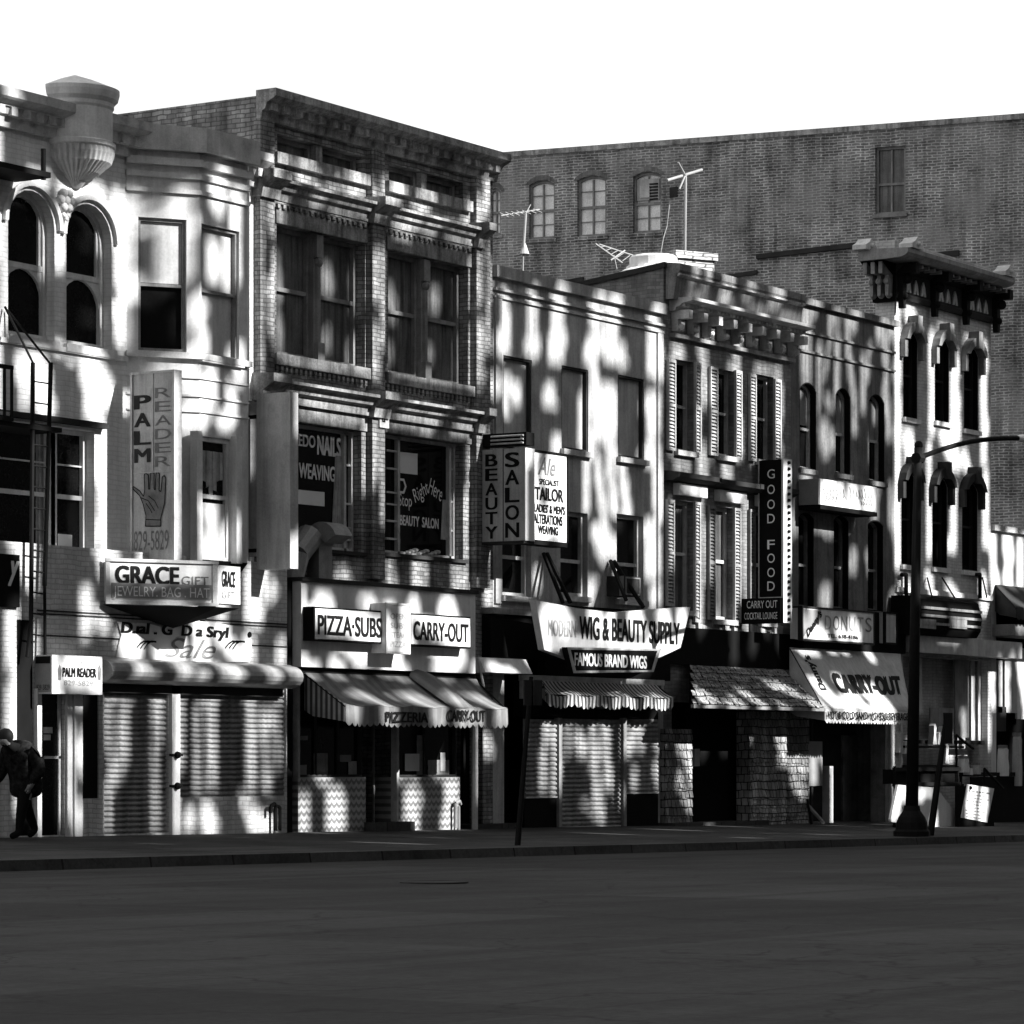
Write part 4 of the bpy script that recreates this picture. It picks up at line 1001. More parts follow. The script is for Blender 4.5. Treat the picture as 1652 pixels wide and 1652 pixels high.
m.path([(x, Y2s - .08, z), (x, Y2s - .08, z + .46), (x + .1, Y2s - .1, z + .5), (x + .16, Y2s - .08, z + .44)], .035); m.path([(x + .1, Y2s - .08, z - .1), (x + .1, Y2s - .08, z + .4)], .03)
m.build('standpipe', 'grey_trim', b2)
# box signs on the fascia
def box_sign(name, label, u0, u1, v0, v1, y, yb, txt, tu0, tu1, tv0, tv1, bold=.02):
    x0, x1, z0, z1 = RC(u0, u1, v0, v1, y)
    sg = sign(name, label, ((x0 + x1) / 2, y, z0))
    MB().box(x0, x1, y + .012, yb - .003, z0 - .0, z1).build('sign_box', 'black', sg)
    MB().box(x0 + .03, x1 - .03, y, y + .010, z0 + .03, z1 - .03).build('sign_face', 'sign_white', sg)
    tpx(sg, F0, txt, tu0, tu1, tv0, tv1, y - .001, 'ink', bold=bold)
    return sg
box_sign('shop_sign', 'white box sign with heavy black capitals for pizza and subs', 507, 621, 982, 1036, -.92, Y2, 'PIZZA·SUBS', 513, 615, 995, 1026, .02)
box_sign('shop_sign', 'white carry-out box sign at the right end of the pale fascia', 662, 760, 992, 1044, -.92, Y2, 'CARRY-OUT', 667, 755, 1005, 1034, .02)
y = -1.02
x0, x1, z0, z1 = RC(623, 661, 974, 1054, y)
sg = sign('menu_panel', 'narrow upright white panel between the two fascia box signs', ((x0 + x1) / 2, y, z0))
MB().box(x0, x1, y, Y2 - .003, z0, z1).build('sign_box', 'sign_white', sg)
m = MB(); fr_ = .03; m.ring(outline(x0 - .01, x1 + .01, z0 - .01, z1 + .01), outline(x0, x1, z0, z1, 0, .03), y - .012, y + .02); m.build('sign_frame', 'trim', sg)
for k, s in enumerate(('OPEN', 'SUBS', 'STEAK', 'PIZZA')): tpx(sg, F0, s, 630, 655, 990 + k * 15, 999 + k * 15, y - .002, 'ink_pale', name='faint_lettering')
# exhaust duct
cxd, cy_ = X(524, -.35), -.35
dz0, dz1 = Z(524, 944, -.35), Z(530, 878, -.35)
du = thing('exhaust_duct', 'bent galvanised exhaust duct rising behind the pale fascia', 'duct', (cxd, cy_, dz0))
MB().box(X(516, -.42), X(537, -.42), -.402, -.142, dz0 - .05, dz1 - .05).build('riser', 'galv', du)
xa_, xb_ = X(516, -.42), X(537, -.42); yc = -.50; zc = dz1 - .05
oo = [(yc + .36 * math.cos(t), zc + .36 * math.sin(t) * 1.15) for t in np.linspace(0, 2.7, 12)]; ii = [(yc + .10 * math.cos(t), zc + .10 * math.sin(t)) for t in np.linspace(2.7, 0, 12)]
MB().sweep(oo + ii, xa_ - .1, xb_ + .02).build('hood', 'galv', du)
m = MB(); m.tube((cxd - .9, -.3, dz0 + .0), (cxd - .75, -.3, dz0 + .5), .18, .22, 12); m.tube((cxd - .75, -.3, dz0 + .5), (cxd - .35, -.3, dz0 + .85), .22, .24, 12); m.build('elbow', 'galv', du)

# ------------------------------------------------------------------ awnings
def awning(name, label, u0, u1, v_top, yt, f0, f1, vf0, yf, vh, mat, side='canvas_side', scal=.16, sag=.06, loc_y=None, vmat=None, smat=None, wav=0.0):
    """cloth from the wall edge (u0..u1 at height v_top, depth yt) down to the front bar (f0..f1, vf0, depth yf), with a scalloped valance"""
    xa, xb = X(u0, yt), X(u1, yt); fa, fb = X(f0, yf), X(f1, yf)
    za, zb2 = Z((u0 + u1) / 2, v_top, yt), Z((f0 + f1) / 2, vf0, yf)
    zv = Z((f0 + f1) / 2, vf0 + vh, yf)
    t = thing(name, label, 'awning', ((xa + xb) / 2, yt, za))
    m = MB(); nx, ny = 40, 8
    grid = []
    for j in range(ny + 1):
        q = j / ny; row = []
        for i in range(nx + 1):
            p = i / nx
            x = (xa + (xb - xa) * p) * (1 - q) + (fa + (fb - fa) * p) * q
            s = -sag * 4 * q * (1 - q) * (1 + .4 * math.sin(p * 19)) - wav * q * abs(math.sin(p * math.pi * 5))
            row.append(m.pt((x, yt + (yf - yt) * q, za + (zb2 - za) * q + s)))
        grid.append(row)
    for j in range(ny):
        for i in range(nx): m.f.append([grid[j][i], grid[j][i + 1], grid[j + 1][i + 1], grid[j + 1][i]])
    o = m.build('cover', mat, t, smooth=True); md = o.modifiers.new('thick', 'SOLIDIFY'); md.thickness = .012
    m = MB(); n = max(4, int((fb - fa) / scal)); W = (fb - fa) / n
    for k in range(n):
        for s in range(4):
            p0, p1 = (k + s / 4), (k + (s + 1) / 4)
            d0, d1 = .06 * math.sin(math.pi * s / 4), .06 * math.sin(math.pi * (s + 1) / 4)
            w0 = -wav * abs(math.sin(p0 / n * math.pi * 5)); w1 = -wav * abs(math.sin(p1 / n * math.pi * 5))
            x0_, x1_ = fa + W * p0, fa + W * p1
            y0_, y1_ = yf - .012 - .02 * math.sin(p0 * 1.3), yf - .012 - .02 * math.sin(p1 * 1.3)
            m.poly([(x0_, y0_, zv - d0 + w0), (x1_, y1_, zv - d1 + w1), (x1_, yf - .012, zb2 + .0 + w1), (x0_, yf - .012, zb2 + .0 + w0)])
    o = m.build('valance', vmat or mat, t); md = o.modifiers.new('thick', 'SOLIDIFY'); md.thickness = .01
    m = MB()
    m.poly([(xa, yt, za), (fa, yf, zb2), (fa, yf, zv), (xa * .8 + fa * .2, yt * .8 + yf * .2, zv + .1), (xa, yt, zv + .2)])
    o = m.build('side_flap', smat or side, t); md = o.modifiers.new('thick', 'SOLIDIFY'); md.thickness = .01
    m = MB()
    m.tube((fa, yf + .02, zb2 - .03), (fb, yf + .02, zb2 - .03), .018); m.tube((xa, yt, za - .02), (fa, yf, zb2 - .03), .015); m.tube((xb, yt, za - .02), (fb, yf, zb2 - .03), .015)
    m.build('frame', 'iron', t)
    return t, (xa, xb, fa, fb, za, zb2, zv)
aw, g_ = awning('striped_awning', 'dark sagging awning with scalloped edge over the tiled shop front', 492, 768, 1091, Y2 + .08, 557, 818, 1140, -1.62, 26, 'canvas', sag=.10, wav=.035)
xa, xb, fa, fb, za, zb2, zv = g_
m = MB()   # bulging dome in the cloth
cxm = X(707, -1.1)
rows = []
for k in range(9):
    t_ = math.pi * k / 8
    row = []
    for j in range(6):
        q = j / 5
        yy = Y2 + .05 + (-1.60 - Y2 - .05) * q
        zz = za + (zb2 - za) * q
        row.append(m.pt((cxm - .38 * math.cos(t_) * (.55 + .45 * q) + .1 * (q - .5), yy - .02, zz + (.22 * math.sin(t_)) * math.sin(math.pi * min(1, .25 + q * .75)) - .005)))
    rows.append(row)
for a, b in zip(rows[:-1], rows[1:]):
    for j in range(5): m.f.append([a[j], b[j], b[j + 1], a[j + 1]])
m.f.append([r_[-1] for r_ in rows])
o = m.build('dome', 'canvas', aw, smooth=True)
tpx(aw, F0, 'PIZZERIA', 622, 690, 1149, 1165, -1.65, 'ink', bold=.02, name='valance_lettering'); tpx(aw, F0, 'CARRY-OUT', 722, 782, 1146, 1164, -1.65, 'ink', bold=.02, name='valance_lettering')

# ------------------------------------------------------------------ grey stucco house
X3 = X(1070)
b3 = house('stucco_house', 'plain grey stucco house with boarded upper windows', X2 + .1)
xl = X2 + .005
zt3 = (Z(927, 476))
u3 = [R0(812, 858, 577, 716), R0(906, 949, 593, 727), R0(997, 1039, 608, 740)]
l3 = [R0(809, 857, 812, 962), R0(904, 948, 826, 962), R0(995, 1038, 831, 968)]
zs3 = Z(960, 985)
gd = (X(772, 0) + .9, X3 - .25, base(X2) - .3, zs3 - .15, 0)
m = MB(); wall(m, xl, X3, ZB, zt3, 0, u3 + l3 + [gd], .22); shell(m, xl, X3, ZB, zt3, 9, .5)
m.build('wall', 'plaster', b3)
MB().poly([(xl, .02, zt3 - .02), (X3, .02, zt3 - .02), (X3, 9, zt3 - .5), (xl, 9, zt3 - .5)]).build('roof', 'tar', b3)
MB().sweep([(.25, zt3 + .22), (-.10, zt3 + .22), (-.10, zt3 - .0), (.0, zt3 - .0), (.25, zt3)], xl, X3 - .002).build('coping', 'plaster', b3)
for dz, d in ((-.20, .07), (-.34, .045)):
    MB().box(xl, X3 - .02, -d, .004, zt3 + dz - .05, zt3 + dz).build('string_course', 'plaster', b3)
for x in (xl + .04, X3 - .28): MB().box(x, x + .22, -.045, .003, zs3, zt3 - .4).build('pilaster', 'plaster', b3)
for h in u3: window(b3, h, 0, .11, .045, rail=0, fm='dark_trim', pm='board', sill=.1, sm='plaster')
for h in l3: window(b3, h, 0, .2, .07, rail=.42, fm='trim', pm='glass', sill=.1, sm='trim')
# shop level: dark timber front
Y3 = -.12
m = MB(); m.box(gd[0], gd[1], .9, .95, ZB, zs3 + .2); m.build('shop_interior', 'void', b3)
MB().box(X(776, 0), X(866), -.28, -.004, Z(820, 993), Z(820, 983)).build('ledge', 'grey_trim', b3)
MB().box(X(777), X(866), -.2, -.005, Z(820, 1062, -.2), Z(820, 994, -.2)).build('shop_fascia', 'black', b3)
MB().box(X(866), X3 - .05, -.2, -.005, Z(965, 1094, -.2), Z(965, 980, -.2)).build('shop_fascia', 'black', b3)
y = -.5
x0, x1 = X(772, y), X(848, y); z0, z1 = Z(810, 1086, y), Z(810, 1062, y)
sg = sign('blank_shop_canopy', 'small blank pale canopy board over the dark passage door', (x0, y, z0), 'canopy')
m = MB(); m.sweep([(y - .16, z0), (y, z1), (-.21, z1), (-.21, z0)], x0, x1); m.build('board', 'sign_white', sg)
MB().tube((x0 - .02, y, z1), (x0 + .03, y - .1, z0 - .28), .025).build('stay', 'trim', sg)
text(b3, F0, 'NO', X(824), X(833), Z(828, 1207), Z(828, 1185), .3, 'sign_mid', name='door_lettering')
MB().box(X(772), X(846), .34, .4, ZB, zs3).build('passage_door', 'black', b3)
MB().box(X(748), X(830), -.15, .5, ZB, base(X(800)) + .06).build('door_step', 'asphalt_walk', b3)
MB().box(X(845, Y3), X(1064, Y3), Y3 - .12, Y3 + .12, Z(950, 1102, Y3), Z(950, 1093, Y3)).build('awning_rail', 'trim', b3)
for u in (845, 1060): MB().box(X(u, Y3), X(u + 4, Y3), Y3 - .1, Y3 + .1, Z(950, 1130, Y3), Z(950, 1102, Y3)).build('rail_end', 'trim', b3)
for (u0, u1, v0, v1, lb) in ((847, 897, 1160, 1285, 'left shutter panel over a dark panel'), (903, 1000, 1160, 1336, 'full height middle shutter'), (1008, 1061, 1160, 1278, 'right shutter panel over a dark panel')):
    x0, x1, z0, z1 = RC(u0, u1, v0, v1, Y3)
    if v1 > 1300: z0 = base(x0) - .02
    shutter(b3, x0, x1, z0, z1, Y3, pitch=.09, label=lb)
    MB().box(x0 - .0, x1, Y3 - .03, Y3 + .01, z0 - .03, z0 - .002).build('shutter_bar', 'trim', b3)
    if v1 < 1300: MB().box(x0 - .02, x1 + .02, Y3 + .0, Y3 + .06, ZB, z0 - .035).build('kick_panel', 'black', b3)
for u in (898, 1002): MB().box(X(u, Y3), X(u + 5, Y3), Y3 - .06, Y3 + .05, base(X(u)) - .1, Z(u, 1158, Y3)).build('post', 'grey_trim', b3)
MB().box(X(846, Y3), X(1064, Y3), Y3 + .03, Y3 + .25, Z(955, 1159, Y3), Z(955, 1100, Y3)).build('lintel_board', 'black', b3)
for u0, u1, mt in ((966, 974, 'grey_trim'), (980, 996, 'dark_trim'), (1018, 1026, 'sign_mid'), (1028, 1046, 'dark_trim')):
    q = RC(u0, u1, 1130, 1144, Y3 - .05); MB().box(q[0], q[1], Y3 - .06, Y3 + .02, q[2], q[3]).build('lintel_fitting', mt, b3)
aw3, g3 = awning('striped_awning', 'small tattered light striped awning over the grey roller shutters', 874, 1056, 1098, Y3 - .06, 882, 1086, 1122, -.62, 14, 'canvas_stripe', scal=.2, sag=.05, wav=.06, smat='canvas_stripe')
# wig shop sign: shaped board
yw = -.85
def poly_sign(pts, y, d, mat, nm, par): return MB().prism([(X(u, y), Z(u, v, y)) for u, v in pts], y, y + d).build(nm, mat, par)
wg = sign('shaped_shop_sign', 'large tapering white shop sign with black capitals slung on struts', (X(990, yw), yw, Z(990, 1062, yw)))
pts = [(864,968),(930,981),(990,988),(1050,983),(1114,979),(1098,1045),(1066,1060),(1050,1066),(925,1066),(878,1048)][::-1]
poly_sign(pts, yw, .14, 'sign_white', 'sign_board', wg)
tpx(wg, F0, 'MODERN', 884, 929, 1000, 1027, yw - .002, 'ink_pale', bold=.01, name='faint_lettering')
tpx(wg, F0, 'WIG & BEAUTY SUPPLY', 935, 1096, 1000, 1035, yw - .002, 'ink', bold=.025)
m = MB()
for (u0, v0, u1, v1) in ((877, 893, 908, 972), (882, 893, 920, 972), (985, 905, 1010, 968), (990, 905, 1038, 980)):
    m = MB(); m.tube((X(u0, -.05), -.05, Z(u0, v0, -.05)), (X(u1, yw + .1), yw + .1, Z(u1, v1, yw + .1)), .045, n=6); m.build('strut', 'iron', wg)
yb = yw - .16
bs = sign('shaped_shop_sign', 'black tapering sign with white capitals hung under the large white shop sign', (X(990, yb), yb, Z(990, 1086, yb)))
o = [(915,1044),(1066,1047),(1054,1084),(925,1086)][::-1]; i = [(920,1048),(1060,1050),(1051,1081),(929,1082)][::-1]
poly_sign(o, yb, .13, 'black', 'sign_board', bs)
m = MB(); m.ring([(X(u, yb), Z(u, v, yb)) for u, v in o], [(X(u, yb), Z(u, v, yb)) for u, v in i], yb - .008, yb - .001); m.build('sign_border', 'trim', bs)
tpx(bs, F0, 'FAMOUS BRAND WIGS', 927, 1043, 1056, 1076, yb - .003, 'ink_white', bold=.02)
# air conditioner
x0, x1, z0, z1 = RC(1003, 1028, 930, 962, -.35)
ac = thing('air_conditioner', 'dark boxy air conditioner sticking out of an upper window', 'air conditioner', ((x0 + x1) / 2, -.2, z0))
MB().box(x0, x0 + .62, -.42, .1, z0, z1).build('case', 'dark_trim', ac)
m = MB(); m.ring(outline(x0 + .02, x0 + .60, z0 + .02, z1 - .02), outline(x0 + .05, x0 + .57, z0 + .05, z1 - .05), -.435, -.42); m.box(x0 - .006, x0, -.4, -.3, z0, z1); m.build('grille_frame', 'grey_trim', ac)
# V signs between the brick and the stucco house
xs_ = X(776, -.1)
FS = Fr(xs_, 0, R(-90)); la, lb = FS.X(778), FS.X(846)
z0, z1 = FS.Z(815, 873), FS.Z(815, 724)
sg = sign('projecting_sign', 'grey projecting sign with black serif capitals reading down its face', (xs_, -.6, z0))
tk = X(860, -lb) - X(846, -lb)
MB(FS).box(la, lb, 0, tk, z0, z1).build('sign_board', 'sign_grey', sg)
m = MB(FS); m.box(lb + .001, lb + .03, -.01, tk + .01, z0, z1); m.build('sign_edge', 'sign_white', sg)
m = MB(FS); m.box(la, lb, -.02, tk, z0 - .05, z0 - .002); m.box((la + lb) / 2 - .008, (la + lb) / 2 + .008, -.006, .001, z0, z1); m.build('sign_frame', 'dark_trim', sg)
m = MB(FS)
zz = FS.Z(815, 720)
m.box(la, lb + .03, .02, tk, zz + .01, zz + .25)
m.build('lamp_box', 'iron', sg)
for k in range(3):
    m = MB(FS); m.tube((la + .2, -.01, zz + .05 + .07 * k), (lb - .02, -.01, zz + .05 + .07 * k), .018); m.build('lamp_tube', 'trim', sg)
vtext(sg, FS, 'BEAUTY', 784, 802, 733, 873, -.003, 'ink', .015, .18)
vtext(sg, FS, 'SALON', 816, 837, 730, 872, -.003, 'ink', .015, .18)
yt = -.95
x0, x1, z0, z1 = RC(861, 914, 733, 873, yt)
sg = sign('tailor_sign', 'white upright sign listing tailoring services in black lettering', ((x0 + x1) / 2, yt, z0))
MB().box(x0, x1, yt, yt + .3, z0, z1).build('sign_board', 'sign_white', sg)
m = MB(); m.box(x0 - .03, x1, yt - .02, yt + .32, z0 - .09, z0 - .002); m.box(x1 + .001, x1 + .05, yt - .01, yt + .3, z0, z1); m.box(x0, x1, yt - .01, yt + .31, z1 + .002, z1 + .05); m.build('sign_frame', 'black', sg)
m = MB(); m.tube((x0 + .2, yt + .15, z1), (x0 + .2, -.02, z1 + .2), .02); m.tube((x1 - .2, yt + .15, z0 + .3), (x1 - .2, -.02, z0 + .4), .02); m.build('bracket', 'iron', sg)
tpx(sg, F0, 'Ale', 868, 896, 739, 767, yt - .002, 'ink_grey', bold=.01, shear=.3, name='faded_lettering')
for s, a, b, c_, d, bo in (('SPECIALIST', 870, 901, 774, 783, .02), ('TAILOR', 863, 908, 788, 808, .025), ("LADIES' & MEN'S", 862, 911, 815, 828, .03), ('ALTERATIONS', 861, 907, 831, 846, .03), ('WEAVING', 868, 900, 849, 862, .03)):
    tpx(sg, F0, s, a, b, c_, d, yt - .002, 'ink', bold=bo)

# ------------------------------------------------------------------ dark brick house with shutters
X4 = X(1276)
xl = X3 + .005
b4 = house('shuttered_house', 'narrow dark brick house with louvred shutters and a bracketed cornice', X3 + .1)
zt4 = Z(1172, 453)
u4 = [R0(1090, 1119, 582, 728), R0(1158, 1185, 597, 736), R0(1220, 1248, 606, 744)]
l4 = [R0(1088, 1119, 808, 985), R0(1154, 1183, 818, 1000), R0(1219, 1246, 826, 1003)]
gd = (xl + .35, X4 - .3, base(X3) - .3, Z(1180, 1135), 0)
m = MB(); wall(m, xl, X4, ZB, zt4, 0, u4 + l4 + [gd], .24); shell(m, xl, X4, ZB, zt4, 12, 1.5)
m.build('wall', 'brick4', b4)
MB().poly([(xl, .2, zt4 - .1), (X4, .2, zt4 - .1), (X4, 12, zt4 - 1.6), (xl, 12, zt4 - 1.6)]).build('roof', 'tar', b4)
m = MB(); m.poly([(xl - .05, -.05, zt4 + .06), (xl + .3, -.05, zt4 + .06), (xl + .3, 12, zt4 - 1.44), (xl - .05, 12, zt4 - 1.44)]); m.poly([(xl - .05, -.05, zt4 - .05), (xl - .05, 12, zt4 - 1.55), (xl - .05, 12, zt4 - 1.44), (xl - .05, -.05, zt4 + .06)]); m.poly([(xl - .05, -.05, zt4 - .05), (xl + .3, -.05, zt4 - .05), (xl + .3, -.05, zt4 + .06), (xl - .05, -.05, zt4 + .06)])
m.build('roof_edge', 'dark_trim', b4)
m = MB(); m.sweep([(-.02, zt4 - .70), (-.20, zt4 - .70), (-.30, zt4 - .20), (-.36, zt4 - .12), (-.36, zt4 + .02), (-.02, zt4 + .06)], xl + .06, X4 + .02); m.build('frieze_board', 'frieze', b4)
MB().sweep([(-.27, zt4 - .26), (-.37, zt4 - .22), (-.37, zt4 - .18), (-.28, zt4 - .18)], xl + .06, X4 + .02).build('frieze_moulding', 'stone2', b4)
co = cornice(b4, xl + .25, X4 + .12, zt4 - .66, 0, .26, .55, 'trim', dent=.16)
for k in range(9):
    xa = xl + .35 + k * (X4 - xl - .5) / 8
    m = MB(); zq = zt4 - .93
    m.prism([(xa, zq - .40), (xa + .10, zq - .40), (xa + .13, zq), (xa - .03, zq)], -.16, -.0)
    m.box(xa - .02, xa + .15, -.42, -.0, zq - .16, zq + .02); m.ball((xa + .05, -.2, zq - .32), .07, 7); m.build('bracket', 'trim', co)
MB().box(xl + .25, X4, -.12, -.003, zt4 - 1.46, zt4 - 1.38).build('string_course', 'grey_trim', b4)
def louvre(par, u0, u1, v0, v1, y=-.05, mat='sign_grey'):
    x0, x1, z0, z1 = RC(u0, u1, v0, v1, y)
    m = MB(); s = .035
    m.box(x0, x0 + s, y - .03, y + .03, z0, z1); m.box(x1 - s, x1, y - .03, y + .03, z0, z1)
    for zq in (z0, (z0 + z1) / 2 - .03, z1 - .06): m.box(x0 + s, x1 - s, y - .028, y + .028, zq, zq + .06)
    n = int((z1 - z0) / .075)
    for k in range(n):
        zq = z0 + .03 + k * .075
        m.poly([(x0 + s, y - .02, zq), (x1 - s, y - .02, zq), (x1 - s, y + .02, zq + .05), (x0 + s, y + .02, zq + .05)])
    o = m.build('louvred_shutter', mat, par); return o
for i, h in enumerate(u4):
    window(b4, h, 0, .24, .06, rail=.5, fm='trim', pm='glass', sill=.1, sm='trim')
    u0, u1, v0, v1 = ((1077, 1089, 580, 727), (1145, 1157, 592, 735), (1209, 1219, 604, 744))[i]
    louvre(b4, u0, u1, v0, v1)
    u0, u1, v0, v1 = ((1121, 1130, 585, 733), (1186, 1196, 598, 742), (1249, 1259, 612, 752))[i]
    louvre(b4, u0, u1, v0, v1)
for i, h in enumerate(l4):
    window(b4, h, 0, .24, .07, rail=.52, fm='trim', pm='glass_dusty' if i < 2 else 'glass', sill=.1, sm='trim')
    u0, u1, v0, v1 = ((1075, 1087, 806, 978), (1143, 1153, 816, 1000), (1209, 1218, 822, 1000))[i]
    louvre(b4, u0, u1, v0, v1, mat='grey_trim' if i else 'sign_grey')
    u0, u1, v0, v1 = ((1120, 1129, 810, 1004), (1184, 1194, 820, 1005), (1247, 1257, 828, 1005))[i]
    louvre(b4, u0, u1, v0, v1)
    h2 = h
    MB().box(h[0] - .05, h[1] + .35, -.14, .01, h[3] + .10, h[3] + .34).build('lintel', 'sign_white', b4)
    m = MB(); m.sweep([(0, h[3] + .37), (-.2, h[3] + .37), (-.34, h[3] + .44), (-.34, h[3] + .54), (0, h[3] + .58)], h[0] - .42, h[1] + .62); m.build('window_hood', 'dark_trim', b4)
# broken plaster above the shingle roof
m = MB()
for k in range(26):
    u = 1080 + k * 7.2; v = 1006 + (k * 37 % 17); hh = 10 + (k * 53 % 22)
    if k % 4 == 1: continue
    m = MB(); m.prism([(X(u), Z(u, v + hh)), (X(u + 5), Z(u, v + hh + 5)), (X(u + 6), Z(u, v)), (X(u - 1), Z(u, v - 2))], -.07 - .002 * (k % 3), .01); m.build('peeling_plaster', 'plaster', b4)
MB().box(xl + .05, X4 - .05, -.12, -.004, Z(1180, 1076), Z(1180, 1018)).build('burnt_fascia', 'black', b4)
# shingle canopy and shingled piers
yt, yf = -.1, -1.15
xa, xb = X(1112, yt), X(1289, yt); fa, fb = X(1116, yf), X(1331, yf)
za, zb2 = Z(1190, 1076, yt), Z(1224, 1138, yf)
m = MB(); 
nrow = 9
cv = thing('shingle_canopy', 'sloping shingled canopy over the boarded bar front', 'canopy', ((xa + xb) / 2, yt, za))
for j in range(nrow):
    q0, q1 = j / nrow, (j + 1) / nrow
    xl0, xr0 = xa + (fa - xa) * q0, xb + (fb - xb) * q0; xl1, xr1 = xa + (fa - xa) * q1, xb + (fb - xb) * q1
    y0, y1 = yt + (yf - yt) * q0, yt + (yf - yt) * q1; z0, z1 = za + (zb2 - za) * q0, za + (zb2 - za) * q1
    n = 34
    for k in range(n):
        a, b = (k + .5 * (j % 2)) / n, (k + 1 + .5 * (j % 2)) / n - .004
        b = min(b, 1.0)
        if a >= 1: continue
        dz = .012 + .016 * random.random(); ext = -.02 - .05 * random.random()
        y1b, z1b = y1 + ext, z1 + ext * .4
        m.poly([(xl1 + (xr1 - xl1) * a, y1b, z1b + dz + .012), (xl1 + (xr1 - xl1) * b, y1b, z1b + dz + .012), (xl0 + (xr0 - xl0) * b, y0, z0 + .004), (xl0 + (xr0 - xl0) * a, y0, z0 + .004)])
        m.poly([(xl1 + (xr1 - xl1) * a, y1b, z1b + dz - .02), (xl1 + (xr1 - xl1) * b, y1b, z1b + dz - .02), (xl1 + (xr1 - xl1) * b, y1b, z1b + dz + .012), (xl1 + (xr1 - xl1) * a, y1b, z1b + dz + .012)])
m.build('shingles', 'shingle', cv)
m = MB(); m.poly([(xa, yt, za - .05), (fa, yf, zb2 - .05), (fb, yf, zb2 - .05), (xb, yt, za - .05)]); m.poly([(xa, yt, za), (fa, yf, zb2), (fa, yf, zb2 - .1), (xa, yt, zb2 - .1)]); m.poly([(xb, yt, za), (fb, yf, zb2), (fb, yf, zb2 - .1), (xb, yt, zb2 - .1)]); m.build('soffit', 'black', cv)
MB().box(fa, fb, yf - .05, yf + .02, zb2 - .09, zb2 - .02).build('gutter', 'grey_trim', cv)
def shingled(u0, u1, v0, v1, y, par):
    x0, x1, z0, z1 = RC(u0, u1, v0, v1, y); z0 = base(x0) - .05
    m = MB(); nr = int((z1 - z0) / .19)
    for j in range(nr):
        z = z0 + (z1 - z0) * j / nr; hz = (z1 - z0) / nr
        xx = x0 - .1 * (j % 2)
        while xx < x1:
            wd = .11 + .07 * random.random(); a, b = max(xx, x0), min(xx + wd - .01, x1)
            if b - a > .02:
                dz = .04 * random.random(); o = .02 + .02 * random.random()
                m.poly([(a, y - o, z - dz), (b, y - o, z - dz), (b, y - .004, z + hz), (a, y - .004, z + hz)]); m.poly([(a, y - o, z - dz), (a, y + .0, z - dz), (b, y + .0, z - dz), (b, y - o, z - dz)])
            xx += wd
    m.box(x0, x1, y, y + .3, z0, z1)
    return m.build('shingled_pier', 'shingle', par)
shingled(1072, 1116, 1176, 1332, -.1, b4); shingled(1208, 1268, 1140, 1330, -.35, b4); shingled(1269, 1304, 1144, 1330, -.1, b4)
m = MB(); m.box(gd[0], gd[1] + .1, .3, .36, ZB, gd[3]); m.build('boarded_front', 'black', b4)
MB().box(X(1116), X(1208), .1, .16, ZB, Z(1160, 1140)).build('bar_door', 'black', b4)
q = RC(1117, 1125, 1208, 1236); MB().box(q[0], q[1], -.06, -.02, q[2], q[3]).build('door_notice', 'sign_mid', b4)
MB().box(X(1062, -.1), X(1215, -.1), -.5, .2, ZB, base(X(1120)) + .04).build('door_step', 'asphalt_walk', b4)
# GOOD FOOD
xs_ = X(1224, -.15)
FS = Fr(xs_, 0, R(-90)); la, lb = FS.X(1225), FS.X(1261)
z0, z1 = FS.Z(1243, 963), FS.Z(1243, 742)
sg = sign('projecting_sign', 'tall black projecting sign with white capitals and bulbs along its edge', (xs_, -.5, z0))
tk = X(1274, -lb) - X(1261, -lb)
zz0 = FS.Z(1243, 1005)
MB(FS).box(la, lb, 0, tk, z0, z1).build('sign_board', 'black', sg)
MB(FS).box(lb + .002, lb + .05, -.01, tk + .01, zz0, z1 + .02).build('edge_panel', 'sign_white', sg)
m = MB(FS); m.box(la - .02, la + .005, -.015, tk, z0, z1); m.box(la - .02, lb, -.015, tk, z0 - .03, z0 - .003); m.build('sign_frame', 'trim', sg)
nb = 26
for k in range(nb):
    zq = zz0 + .08 + k * (z1 - zz0 - .14) / (nb - 1)
    m = MB(FS); m.tube((lb + .05, tk * .55, zq), (lb + .10, tk * .55, zq), .04, .03, 7); m.build('bulb_socket', 'iron', sg)
for k, ch in enumerate('GOOD FOOD'):
    if ch == ' ': continue
    v = (757, 782, 806, 829, 0, 871, 893, 916, 938)[k]
    tpx(sg, FS, ch, 1238, 1250, v, v + 15, -.003, 'ink_white', bold=.0)
xs2 = X(1197, -.06)
FS2 = Fr(xs2, 0, R(-90)); l0b, l1 = .03, FS2.X(1259)
z0b, z1b = FS2.Z(1228, 1006), FS2.Z(1228, 965)
sg2 = sign('bar_sign', 'low black sign with thin white lettering under the tall bulb sign', (xs2, -.6, z0b))
MB(FS2).box(l0b, l1, -.0, .12, z0b, z1b).build('sign_board', 'black', sg2)
tpx(sg2, FS2, 'CARRY OUT', 1205, 1254, 969, 981, -.003, 'ink_white', bold=-.008)
tpx(sg2, FS2, 'COCKTAIL LOUNGE', 1201, 1254, 988, 999, -.003, 'ink_white', bold=-.008)

